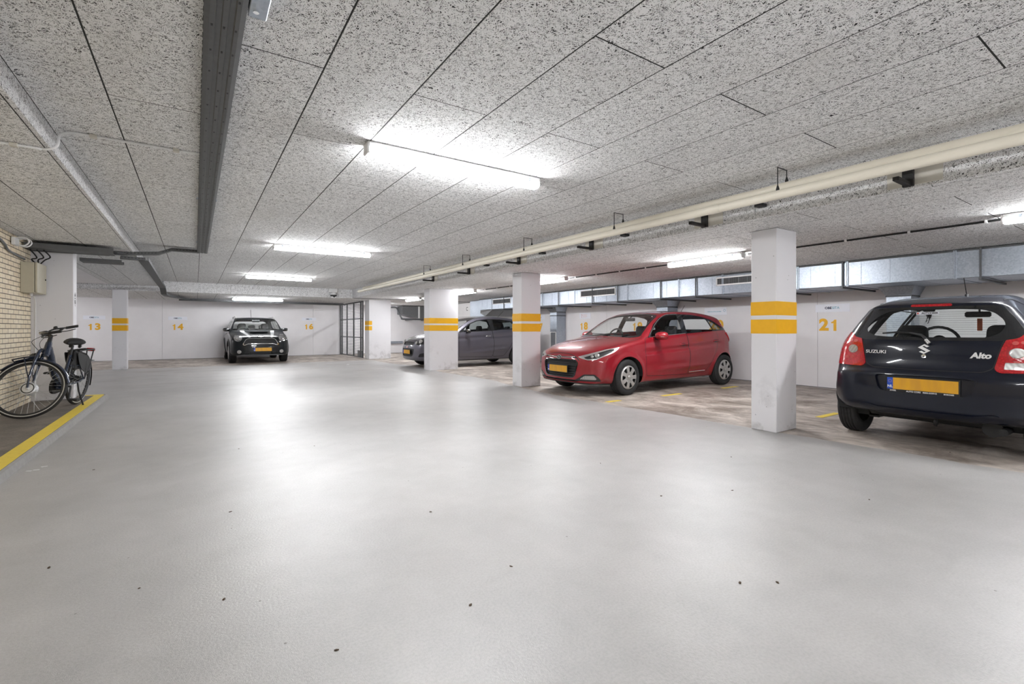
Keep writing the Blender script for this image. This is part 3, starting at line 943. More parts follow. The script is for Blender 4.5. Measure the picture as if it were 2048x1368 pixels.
# ------------------------------------------------------------ red hatchback
def red_car():
    sp = dict(L=4.09, H=1.5,
        outline=[(.12,.19),(.04,.20),(.0,.26),(-.015,.36),(-.01,.5),(.0,.6),(.03,.68),(.08,.745),(.22,.82),(.5,.895),(.82,.95),(1.08,.985),
                 (1.3,1.10),(1.6,1.265),(1.88,1.39),(2.05,1.44),(2.3,1.468),(2.6,1.478),(2.95,1.472),(3.3,1.44),(3.55,1.40),(3.68,1.37),(3.70,1.345),
                 (3.78,1.24),(3.93,1.09),(4.0,.98),(4.02,.85),(4.03,.72),(4.08,.64),(4.09,.5),(4.07,.34),(4.0,.22),(3.9,.2),(3.2,.19),(2,.175),(1,.18)],
        smooth=2, width=[(-.1,.80),(.3,.83),(.8,.86),(1.4,.865),(2.4,.868),(3.2,.866),(3.6,.845),(3.9,.81),(4.2,.77)],
        belt=[(0,.9),(1.2,.935),(2.2,1.02),(3.6,1.09),(4.1,1.10)], vprof=VP, bulge_f=(.27,2.6), bulge_r=(.16,3), k=.07, kend=.22, camber=.05,
        arches=[(.81,.31,.345),(3.57,.31,.345)], flare=.02,
        creases=[(.68,.055,.018,1.1,3.6),(.40,.02,-.012,1.4,3.1)])
    cb = CarBody(sp, .021)
    r = empty('hatchback_car', (5.27, 6.44, 0), 0, 'shiny red five-door hatchback with silver hubcaps parked by number 18', 'car')
    cut_arches(cb, sp, r)
    # dark strip of underside and sills
    cb.split('body', 'under', cb.V[:,2]-.205, np.ones(len(cb.V), bool))
    cb.part('under', 'underbody', M['darkpl'], r)
    # side windows
    dlo = [(1.32,.965),(1.60,1.20),(1.83,1.325),(2.05,1.385),(2.36,1.405),(2.75,1.395),(3.05,1.36),(3.30,1.30),(3.62,1.14),(3.72,1.10),(3.2,1.078),(2.4,1.035)]
    cb.take('body', 'trim', dlo, 'side', FULLSIDE, rnd=.02)
    w1 = [(1.42,.99),(1.46,1.055),(1.64,1.19),(1.85,1.31),(2.05,1.365),(2.31,1.385),(2.26,1.045)]
    w2 = [(2.46,1.385),(2.75,1.378),(3.0,1.345),(3.13,1.305),(3.21,1.085),(2.40,1.052)]
    w3 = [(3.17,1.295),(3.25,1.09),(3.52,1.105),(3.34,1.23)]
    for k, w in (('w1', w1), ('w2', w2), ('w3', w3)):
        cb.take('trim', k, w, 'side', FULLSIDE, rnd=.025)
    side_parts(cb, r, 'w1', 'front_side_window', M['glass'], -.004)
    side_parts(cb, r, 'w2', 'rear_side_window', M['glass'], -.004)
    side_parts(cb, r, 'w3', 'quarter_window', M['glassdark'], -.003)
    side_parts(cb, r, 'trim', 'window_trim', M['blackgl'], .001)
    # windshield and rear window
    gf = lambda V, N: (V[:,0] < 2.3) & (V[:,2] > .9) & (N[:,0] < -.2)
    cb.take('body', 'wsb', [(-.1,1.0),(.62,.965),(.735,.985),(.66,1.16),(.585,1.345),(.53,1.378),(.3,1.41),(-.1,1.418)], 'front', gf, rnd=.02)
    cb.take('wsb', 'ws', [(-.1,1.02),(.60,1.0),(.685,1.01),(.62,1.17),(.55,1.325),(.50,1.352),(.3,1.382),(-.1,1.39)], 'front', gf, rnd=.03)
    cb.part('ws', 'windshield', M['glass'], r, off=-.003)
    cb.part('wsb', 'windshield_surround', M['blackgl'], r, off=.001)
    gr = lambda V, N: (V[:,0] > 3.5) & (V[:,2] > 1.0)
    cb.take('body', 'rwb', [(-.1,1.09),(.5,1.09),(.74,1.10),(.68,1.22),(.60,1.33),(.5,1.345),(-.1,1.35)], 'front', gr)
    cb.take('rwb', 'rwc', [(-.1,1.11),(.5,1.11),(.66,1.125),(.60,1.24),(.52,1.32),(-.1,1.335)], 'front', gr)
    cb.part('rwc', 'rear_window', M['glass'], r, off=-.002)
    cb.part('rwb', 'rear_window_surround', M['blackgl'], r)
    # lights
    gd = lambda V, N: (V[:,0] < .9) & (V[:,2] > .5)
    cb.take('body', 'hl', [(.335,.655),(.55,.715),(.80,.78),(1.03,.818),(.985,.765),(.92,.725),(.80,.675),(.64,.612),(.50,.605),(.42,.625)], 'diagf', gd, rnd=.02)
    cb.take('hl', 'hlin', [(.43,.645),(.56,.685),(.70,.73),(.86,.775),(.96,.785),(.90,.735),(.79,.69),(.64,.628),(.50,.62)], 'diagf', gd, rnd=.02)
    for s in (-1, 1):
        h = cb.part('hl', 'headlight', M['silver'], r, side=s, keep=True, off=.001)
        i = cb.part('hlin', 'headlight_reflector', M['darkpl'], h, side=s, keep=True, off=-.012)
        for (yy, zz, rr) in ((.715,.675,.037),(.66,.66,.024)):
            x = float(cb.xfront([yy], [zz])[0])
            m = MB(); m.lathe([(.001,-.012),(rr*.5,-.010),(rr*.9,.0),(rr,.012),(rr*1.15,.012),(rr*1.2,.02)], 'X', c=(0,0,0), n=24)
            o = m.build('projector_lens', M['whitelens'], h); o.location = (x+.004, s*yy, zz); o.rotation_euler = (0, 0, s*-.75*-1*-1)
    cb.faces.pop('hl', None); cb.faces.pop('hlin', None)
    gd = lambda V, N: (V[:,0] < .7) & (V[:,2] < .5)
    cb.take('body', 'fgb', [(.27,.255),(.73,.255),(.70,.31),(.62,.375),(.44,.37),(.36,.31)], 'diagf', gd, rnd=.02)
    cb.take('fgb', 'fg', [(.37,.285),(.665,.285),(.61,.352),(.46,.348)], 'diagf', gd, rnd=.015)
    side_parts(cb, r, 'fg', 'fog_light', M['whitelens'], .003)
    side_parts(cb, r, 'fgb', 'fog_light_surround', M['darkpl'], -.004)
    gf2 = lambda V, N: V[:,0] < .5
    # grille
    cb.take('body', 'gb', [(-.1,.612),(.40,.606),(.455,.55),(.40,.345),(.34,.30),(-.1,.295)], 'front', gf2, rnd=.02)
    cb.take('gb', 'gi', [(-.1,.59),(.385,.585),(.43,.545),(.375,.35),(.33,.318),(-.1,.313)], 'front', gf2, rnd=.02)
    cb.part('gi', 'grille', M['black'], r, shift=(.03,0,0))
    cb.part('gb', 'grille_frame', M['blackgl'], r, off=.003)
    m = MB()
    for z in (.345,.385,.425,.465,.505,.545,.57):
        ww = .36+.06*(z-.34)/.2 if z < .55 else .40
        n = 24; ys = np.linspace(-ww, ww, n); xs = cb.xfront(ys, np.full(n, z))
        m.tube([(xs[i]+.014, ys[i], z) for i in range(n)], .006, 6)
    m.build('grille_slats', M['darkpl'], r)
    cb.take('body', 'ub', [(-.1,.652),(.36,.655),(.40,.632),(-.1,.628)], 'front', gf2, rnd=.008)
    cb.part('ub', 'upper_air_slot', M['black'], r, shift=(.012,0,0))
    ys = np.linspace(-.375, .375, 30); xs = cb.xfront(ys, np.full(30, .637))
    m = MB(); m.tube([(xs[i]-.002, ys[i], .637+.018*abs(ys[i]/.375)**2) for i in range(30)], .006, 8); m.build('chrome_strip', M['chrome'], r)
    cb.take('body', 'lb', [(-.1,.268),(.40,.27),(.47,.255),(.40,.238),(-.1,.236)], 'front', gf2, rnd=.01)
    cb.part('lb', 'lower_air_slot', M['black'], r, shift=(.02,0,0))
    cb.take('body', 'lip', [(-.1,.225),(.55,.222),(.8,.215),(.8,.1),(-.1,.1)], 'front', gf2, rnd=0)
    cb.part('lip', 'front_lip', M['darkpl'], r, off=.003)
    # emblem: oval ring with slanted H
    m = MB()
    A = ell(0,0,.062,.034,36); B = ell(0,0,.053,.026,36)
    cb.decal([(a,b,.002) for a, b in A]+[(a,b,.002) for a, b in B], [(i,(i+1)%36,36+(i+1)%36,36+i) for i in range(36)], 'badge', M['chrome'], r, 'front', 0, .637, .010)
    H = [[(-.036,-.016),(-.022,-.019),(-.006,.020),(-.018,.019)],[(.036,.016),(.022,.019),(.006,-.020),(.018,-.019)],[(-.02,-.004),(.012,-.010),(.02,.004),(-.012,.010)]]
    vs, fs = [], []
    for q in H:
        k = len(vs); vs += [(a,b,.004) for a,b in q]; fs.append((k,k+1,k+2,k+3))
    cb.decal(vs, fs, 'badge_letter', M['chrome'], r, 'front', 0, .637, .010)
    cb.decal([(a,b,0) for a,b in B], [tuple(range(36))], 'badge_backing', M['blackgl'], r, 'front', 0, .637, .009)
    xp = float(cb.xfront([.0],[.44])[0])
    plate_part(r, xp-.006, 0.02, .44, -1)
    # panel gaps and doors
    gs = lambda V, N: (np.abs(V[:,1]) > .5) & (V[:,2] > .22)
    fd = [(1.245,.95),(1.235,.85),(1.25,.45),(1.28,.30),(2.44,.275),(2.47,.6),(2.37,1.06),(1.33,.98)]
    rd = [(2.445,.275),(2.99,.285),(3.14,.45),(3.30,.72),(3.38,.90),(3.32,1.10),(2.38,1.06),(2.475,.6)]
    cb.band('body', 'gap', fd, 'side', gs, .0035, .05)
    cb.band('body', 'gap', rd, 'side', gs, .0035, .05)
    cb.take('body', 'fd', fd, 'side', gs, grow=.0, rnd=.05)
    cb.take('body', 'rd', rd, 'side', gs, grow=.0, rnd=.05)
    side_parts(cb, r, 'fd', 'front_door', M['red']); side_parts(cb, r, 'rd', 'rear_door', M['red'])
    gt = lambda V, N: (N[:,2] > .2) & (V[:,0] < 1.5)
    hood = [(.05,-.1),(.05,.60),(.30,.71),(.8,.765),(1.22,.775),(1.30,.70),(1.16,.5),(1.05,.3),(1.02,-.1)]
    cb.band('body', 'gap', hood, 'top', gt, .003, .04)
    cb.take('body', 'hood', hood, 'top', gt, rnd=.04)
    cb.part('hood', 'hood', M['red'], r)
    cb.band('body', 'gap', circ(3.72,.86,.075,20), 'side', gs, .002, 0)
    # bumper / tailgate lines
    cb.band('body', 'gap', [(3.93,.73),(3.7,.68),(3.5,.74),(4.3,.76),(4.3,.73)], 'side', lambda V,N: V[:,0] > 3.8, .002, .01)
    cb.part('gap', 'panel_gap', M['black'], r, off=.0005, skirt=False)
    gtl = lambda V, N: (V[:,0] > 3.55)
    cb.take('body', 'tl', [(3.63,1.06),(3.78,1.04),(4.2,.99),(4.2,.83),(3.90,.845),(3.80,.92)], 'side', lambda V,N: (V[:,0] > 3.55)&(np.abs(V[:,1]) > .5), rnd=.02)
    side_parts(cb, r, 'tl', 'tail_light', M['redlens'], .016)
    cb.take('body', 'rb', [(-.1,.76),(1.2,.76),(1.2,.1),(-.1,.1)], 'front', grear(3.86), rnd=0)
    cb.part('rb', 'rear_bumper', M['red'], r)
    # bottom door strips
    for s in (-1, 1):
        m = MB()
        for (xa, xb) in ((2.47,2.97),):
            pts = [(x, s*(ysurf(cb, x, .315)+.004), .315+.012*(x-2.47)) for x in np.linspace(xa, xb, 8)]
            m.tube(pts, .007, 6)
        m.build('door_strip', M['chrome'], r)
        m = MB()
        n = 20; xs = np.linspace(1.36, 2.36, n)
        m.tube([(x, s*(ysurf(cb, x, .975+(x-1.36)*.066)+.003), .975+(x-1.36)*.066) for x in xs], .006, 6)
        pts = [(1.36,.985),(1.46,1.075),(1.62,1.20),(1.84,1.325),(2.05,1.388),(2.34,1.405)]
        P = curve3([(a, 0, b) for a, b in pts], 5)
        m.tube([(p.x, s*(ysurf(cb, p.x, p.z)+.002), p.z) for p in P], .005, 6)
        m.build('window_chrome', M['chrome'], r)
        mirror_part(r, 1.56, ysurf(cb, 1.5, 1.0)-.01, 1.0, s, M['red'], size=1.25)
        handle_part(r, cb, 2.27, .835, s, M['red']); handle_part(r, cb, 3.28, .885, s, M['red'], .09)
        make_wheel(r, .81, .858, s, .305, .19, 'seven', .2, steer=.06*1); make_wheel(r, 3.57, .862, s, .305, .19, 'seven', .2)
    cb.part('body', 'body', M['red'], r, keep=True)
    cb.lining(r)
    # cabin
    make_seat(r, 2.1, -.37); make_seat(r, 2.1, .37)
    m = MB(); m.bbox(2.85,3.3,-.62,.62,.3,.62,.05); m.bbox(3.2,3.38,-.62,.62,.55,.98,.05)
    for y in (-.38, 0, .38): m.bbox(3.27,3.36,y-.12,y+.12,.95,1.1,.03)
    m.build('rear_seat', M['seat'], r)
    m = MB(); m.add([(1.15,-.66,.60),(1.15,.66,.60),(1.15,.66,.965),(1.15,-.66,.965),(1.62,-.66,.60),(1.62,.66,.60),(1.60,.66,.985),(1.60,-.66,.985)], [(0,1,2,3),(4,5,6,7),(3,2,6,7),(0,1,5,4)]); m.build('dashboard', M['trimdark'], r)
    m = MB(); m.box(1.0,3.7,-.68,.68,.24,.30); m.build('cabin_floor', M['trimdark'], r)
    steering_wheel(r, 1.74, .36, .95)
    m = MB(); m.bbox(1.77,1.80,-.12,.12,1.27,1.335,.012); m.tube([(1.79,0,1.33),(1.83,0,1.385)], .012, 6); m.build('interior_mirror', M['darkpl'], r)
    m = MB(); m.tube([(3.30,0,1.435),(3.46,0,1.62)], .005, 6); m.lathe([(.001,1.46),(.018,1.455),(.02,1.43)], 'Z', c=(3.30,0,0), n=12); m.build('antenna', M['black'], r)
    for (y0, y1) in ((-.10,.45),(-.52,-.02)):
        ys = np.linspace(y0, y1, 14); zs = np.linspace(1.022, 1.035, 14); xs = cb.xfront(ys, zs, b=2.2)
        m = MB(); m.tube([(xs[i]-.012, ys[i], zs[i]) for i in range(14)], .007, 6); m.tube([(xs[0]-.012,ys[0],zs[0]),(float(cb.xfront([y0+.1],[.99],b=2.2)[0])-.01,y0+.1,.995)], .009, 6)
        m.build('wiper', M['black'], r)
    return r

# ------------------------------------------------------------ blue-black small car seen from behind
def navy_car():
    sp = dict(L=3.5, H=1.49,
        outline=[(.12,.2),(.03,.25),(.0,.4),(.0,.55),(.05,.68),(.2,.80),(.5,.90),(.85,.98),(1.1,1.16),(1.38,1.36),(1.6,1.435),(2.0,1.475),(2.5,1.468),
                 (2.9,1.435),(3.12,1.395),(3.215,1.37),(3.225,1.345),(3.235,1.30),(3.30,1.16),(3.375,1.03),(3.40,.98),(3.415,.90),(3.43,.80),(3.455,.735),(3.49,.70),(3.5,.60),(3.5,.46),(3.488,.375),(3.46,.335),(3.42,.295),(3.3,.28),(2.6,.24),(1.5,.19)],
        smooth=2, width=[(-.1,.72),(.3,.77),(.8,.80),(2.0,.80),(2.9,.802),(3.2,.80),(3.4,.775),(3.6,.75)],
        belt=[(0,.85),(1,.93),(2.5,.98),(3.5,1.0)],
        vprof=[(-.8,.12),(-.7,.05),(-.6,.015),(-.45,0),(-.25,.006),(-.08,.03),(0,.055),(.08,.10),(.2,.17),(.35,.275),(.5,.40)],
        bulge_f=(.25,2.4), bulge_r=(.17,3.2), k=.06, kend=.13, camber=.045, arches=[(.68,.29,.32),(2.99,.29,.325)], flare=.012,
        creases=[(.62,.03,.012,.9,3.1)])
    cb = CarBody(sp, .017)
    r = empty('hatchback_car', (9.11, 1.575, 0), PI, 'blue-black small hatchback seen from behind with red tail lights under number 21', 'car')
    cut_arches(cb, sp, r)
    cb.split('body', 'under', cb.V[:,2]-.30+.10*(cb.V[:,0] < 3.0), np.abs(cb.N[:,2]) > .8)
    cb.part('under', 'underbody', M['darkpl'], r)
    for k, w, nm in (('w1', [(.98,.985),(1.36,1.27),(1.75,1.36),(1.86,1.36),(1.84,.985)], 'front_side_window'), ('w2', [(1.95,1.36),(2.3,1.355),(2.55,1.31),(2.62,1.0),(1.94,.985)], 'rear_side_window'), ('w3', [(2.68,1.29),(2.74,1.01),(2.98,1.04),(2.86,1.2)], 'quarter_window')):
        cb.take('body', k, w, 'side', FULLSIDE, rnd=.04)
        side_parts(cb, r, k, nm, M['glass'], -.003)
    gf = lambda V, N: (V[:,0] < 1.8) & (V[:,2] > .9) & (N[:,0] < -.2)
    cb.take('body', 'ws', [(-.1,1.0),(.6,.99),(.66,1.02),(.53,1.34),(.45,1.385),(-.1,1.395)], 'front', gf, rnd=.03)
    cb.part('ws', 'windshield', M['glass'], r, off=-.003)
    gr = lambda V, N: (V[:,0] > 2.95) & (V[:,2] > .98) & (N[:,0] > .2)
    G = grear(2.9)
    # third brake light in the spoiler
    cb.take('body', 'b3', [(-.1,1.335),(.155,1.335),(.155,1.358),(-.1,1.358)], 'front', lambda V,N: (V[:,0] > 3.1)&(N[:,0] > .05), rnd=.004)
    cb.part('b3', 'high_brake_light', M['redlens'], r, off=.004)
    # gloss surround and clear pane
    cb.take('body', 'rwb', [(-.1,1.012),(.50,1.015),(.60,1.04),(.635,1.09),(.56,1.22),(.475,1.325),(.44,1.332),(-.1,1.335)], 'front', gr, rnd=.02)
    clear = [(-.42,1.055),(-.30,1.045),(0,1.042),(.42,1.045),(.49,1.085),(.515,1.15),(.50,1.20),(.44,1.265),(.36,1.295),(.2,1.305),(-.2,1.305),(-.33,1.295),(-.43,1.235),(-.49,1.165),(-.50,1.10)]
    cb.take('rwb', 'rw', clear, 'full', gr, rnd=.03)
    rw = cb.part('rw', 'rear_window', M['glass'], r, off=-.003)
    m = MB()
    for k in range(11):
        z = 1.075+k*.0205; hw = .46-max(0, z-1.2)*1.2-(max(0, 1.1-z)*.6)
        ys = np.linspace(-hw, hw, 16); xs = cb.xrear(ys, np.full(16, z))
        m.tube([(xs[i]-.001, ys[i], z) for i in range(16)], .0009, 4)
    m.build('heater_wires', M['darkpl'], rw)
    cb.part('rwb', 'rear_window_surround', M['blackgl'], r, off=.001)
    # window sticker
    cb.decal([(-.085,-.013,0),(.085,-.013,0),(.085,.013,0),(-.085,.013,0)], [(0,1,2,3)], 'dealer_sticker', M['sign'], r, 'rear', -.02, 1.272, .001)
    vs, fs = text_mesh('AUTOHEEK', .021, .0003, .0008, sx=1.15); cb.decal(vs, fs, 'sticker_text', M['black'], r, 'rear', -.002, 1.272, .002)
    cb.decal([(a,b,0) for a,b in circ(0,0,.008,12)], [tuple(range(12))], 'sticker_mark', M['inkred'], r, 'rear', -.092, 1.272, .003)
    # tail lights
    gt = lambda V, N: (V[:,0] > 3.08) & (N[:,0] > .12)
    cb.take('body', 'tl', [(.468,.772),(.50,.742),(.90,.752),(.90,1.0),(.74,1.0),(.69,1.085),(.655,1.085),(.53,1.03),(.505,.95)], 'front', gt, rnd=.02)
    for s in (-1, 1):
        o = cb.part('tl', 'tail_light', M['redlens'], r, side=s, keep=True, off=.006)
        A = ell(0, 0, .043, .038, 28)
        cb.decal([(a,b,.004) for a,b in A]+[(a*1.12,b*1.12,0) for a,b in A], [tuple(range(28))]+[(i,(i+1)%28,28+(i+1)%28,28+i) for i in range(28)], 'indicator_lens', M['whitelens'], o, 'rear', s*.60, .915, .009)
        for (a, b, rr) in ((.585,1.0,.02),(.63,1.005,.016),(.60,.835,.018),(.655,.83,.02)):
            P = ell(0,0,rr,rr*.8,14); cb.decal([(p,q,.001) for p,q in P], [tuple(range(14))], 'reflector_spot', M['inkred'], o, 'rear', s*a, b, .0075)
        if s > 0:
            P = rounded([(-.072,-.030),(.07,-.028),(.062,.028),(-.066,.028)], .008); n = len(P)
            cb.decal([(a,b,.003) for a,b in P], [tuple(range(n))], 'reversing_lens', M['whitelens'], o, 'rear', .60, .805, .009)
    cb.faces.pop('tl', None)
    # tailgate and bumper
    gg = lambda V, N: (V[:,0] > 3.05) & (N[:,0] > .1)
    tg = [(-.1,.735),(.40,.742),(.462,.775),(.50,.95),(.52,1.035),(.60,1.08),(.62,1.12),(.47,1.36),(-.1,1.372)]
    cb.band('body', 'gap', tg, 'front', gg, .0035, .02)
    # number plate recess
    rec = [(-.1,.688),(.33,.685),(.372,.67),(.345,.55),(.31,.515),(-.1,.51)]
    cb.band('body', 'reclip', rec, 'front', gg, .006, .02)
    cb.take('body', 'rec', rec, 'front', gg, rnd=.02)
    cb.part('rec', 'plate_recess', M['navy'], r, shift=(-.022,0,0))
    cb.part('reclip', 'plate_recess_lip', M['navy'], r, off=.006)
    cb.take('body', 'tg', tg, 'front', gg, rnd=.02)
    cb.part('tg', 'tailgate', M['navy'], r)
    cb.take('body', 'low', [(-.1,.355),(.36,.362),(.47,.385),(.52,.372),(.44,.33),(.38,.30),(-.1,.295)], 'front', gg, rnd=.02)
    cb.part('low', 'bumper_insert', M['navy'], r, off=.010)
    cb.take('body', 'rb', [(-.1,.74),(1.2,.745),(1.2,.1),(-.1,.1)], 'front', grear(3.12), rnd=0)
    cb.part('rb', 'rear_bumper', M['navy'], r)
    cb.part('gap', 'panel_gap', M['black'], r, off=.0005, skirt=False)
    xp = float(cb.xrear([0],[.595])[0])
    plate_part(r, xp-.014, 0, .597, 1, dealer=[('ZWEEL',-.215,.016),('AUTO CORS   0252-233915',0,.019),('BORCHEE',.195,.016)])
    vs, fs = text_mesh('SUZUKI', .044, .0015, .0006, sx=1.2); cb.decal(vs, fs, 'maker_lettering', M['whitepl'], r, 'rear', -.385, .893, .003)
    vs, fs = text_mesh('Alto', .068, .0015, .003, shear=.15, sx=1.05); cb.decal(vs, fs, 'model_lettering', M['whitepl'], r, 'rear', .385, .885, .003)
    # S emblem
    half = [(0,.046),(-.046,.014),(.014,-.022),(.002,-.030),(-.018,-.017),(-.037,-.026)]
    S1 = half+[(-a,-b) for a,b in half]
    cb.decal([(a,b,.004) for a,b in S1]+[(a,b,.0) for a,b in S1], [tuple(range(12))]+[(k,(k+1)%12,12+(k+1)%12,12+k) for k in range(12)], 'emblem', M['whitepl'], r, 'rear', 0, .932, .002)
    n = 20; A = circ(0,0,.018,n); B = circ(0,0,.006,n)
    lk = cb.decal([(a,b,.004) for a,b in A]+[(a,b,.003) for a,b in B], [(i,(i+1)%n,n+(i+1)%n,n+i) for i in range(n)], 'lock', M['chrome'], r, 'rear', 0, .865, .002)
    cb.decal([(a,b,.001) for a,b in B], [tuple(range(n))], 'keyhole', M['black'], lk, 'rear', 0, .865, .002)
    # rear wiper
    def sp_(y, z, l=.02): return (float(cb.xrear([y],[z])[0])+l, y, z)
    w = MB(); w.tube([sp_(.035,.995,.02), sp_(.02,1.02,.03), sp_(-.03,1.065,.03), sp_(-.12,1.083,.028)], [.017,.014,.012,.009], 8)
    wi = w.build('rear_wiper', M['darkpl'], r)
    w = MB(); w.tube([sp_(-.345,1.078,.012), sp_(-.23,1.088,.02), sp_(-.09,1.082,.014)], .008, 6); w.build('wiper_blade', M['black'], wi)
    w = MB(); w.tube([sp_(.012,1.022,.042), sp_(.04,.985,.03)], [.013,.017], 8); w.build('wiper_pivot_cap', M['silver'], wi)
    # under parts
    m = MB(); m.tube([(3.05,.52,.235),(3.38,.52,.235)], .032, 12); m.tube([(3.0,.44,.24),(3.3,.44,.24)], .07, 14); m.build('exhaust', M['black'], r)
    m = MB(); m.tube([(3.36,.08,.30),(3.36,.08,.235),(3.39,.08,.225),(3.42,.08,.235),(3.42,.08,.28)], .01, 8); m.build('tow_hook', M['black'], r)
    m = MB(); m.tube([(2.95,-.6,.28),(2.95,.6,.28)], .04, 10); m.bbox(2.9,3.2,-.52,-.42,.2,.29,.01); m.tube([(3.1,-.44,.30),(3.14,-.40,.235),(3.2,-.36,.25)], .022, 8); m.bbox(.9,3.25,-.5,.5,.24,.30,.02); m.build('rear_axle', M['black'], r)
    for s in (-1, 1):
        make_wheel(r, .68, .785, s, .29, .165, 'eight', .185); make_wheel(r, 2.99, .79, s, .29, .175, 'eight', .185)
        mirror_part(r, 1.12, .74, 1.0, s, M['navy'])
        handle_part(r, cb, 1.75, .82, s, M['navy'])
    cb.part('body', 'body', M['navy'], r, keep=True)
    cb.lining(r)
    make_seat(r, 2.02, -.36, .26); make_seat(r, 2.02, .36, .26)
    m = MB(); m.bbox(2.5,2.95,-.58,.58,.28,.55,.04); m.bbox(2.85,3.0,-.58,.58,.5,.97,.04)
    m.build('rear_seat', M['seat'], r)
    m = MB(); m.box(1.0,1.5,-.62,.62,.55,.96); m.build('dashboard', M['trimdark'], r)
    m = MB(); m.box(.9,3.2,-.62,.62,.22,.28); m.build('cabin_floor', M['trimdark'], r)
    steering_wheel(r, 1.56, -.36, .97)
    m = MB(); m.bbox(1.60,1.625,-.125,.10,1.255,1.32,.015); m.tube([(1.61,0,1.31),(1.6,0,1.40)], .01, 6); im = m.build('interior_mirror', M['darkpl'], r)
    m = MB(); m.bbox(1.60,1.61,-.02,.025,1.10,1.24,.004); m.build('hanging_tag', M['orange'], im)
    for s in (-1, 1):
        m = MB(); m.bbox(1.45,1.5,s*.02 if s > 0 else -.02, s*.2+.02,.96,1.03,.01); m.build('dash_clutter', M['darkpl'], r) if s > 0 else None
    m = MB(); m.tube([(2.62,.12,1.45),(2.72,.12,1.63)], .0035, 6); m.lathe([(.001,1.475),(.016,1.47),(.02,1.445)], 'Z', c=(2.62,.12,0), n=12); m.build('antenna', M['black'], r)
    # roof gutter seams
    for s in (-1, 1):
        xs = np.linspace(1.5, 3.05, 20)
        m = MB(); P = []
        for x in xs:
            y = .52-.06*sstep(2.4, 3.1, np.array([x]))[0]
            z0 = 1.2; z1 = 1.6
            for _ in range(24):
                zm = (z0+z1)/2
                if cb.F(np.array([x]), np.array([y]), np.array([zm]))[0] < 0: z0 = zm
                else: z1 = zm
            P.append((x, s*y, z0+.001))
        m.tube(P, .005, 6); m.build('roof_seam', M['black'], r)
    return r

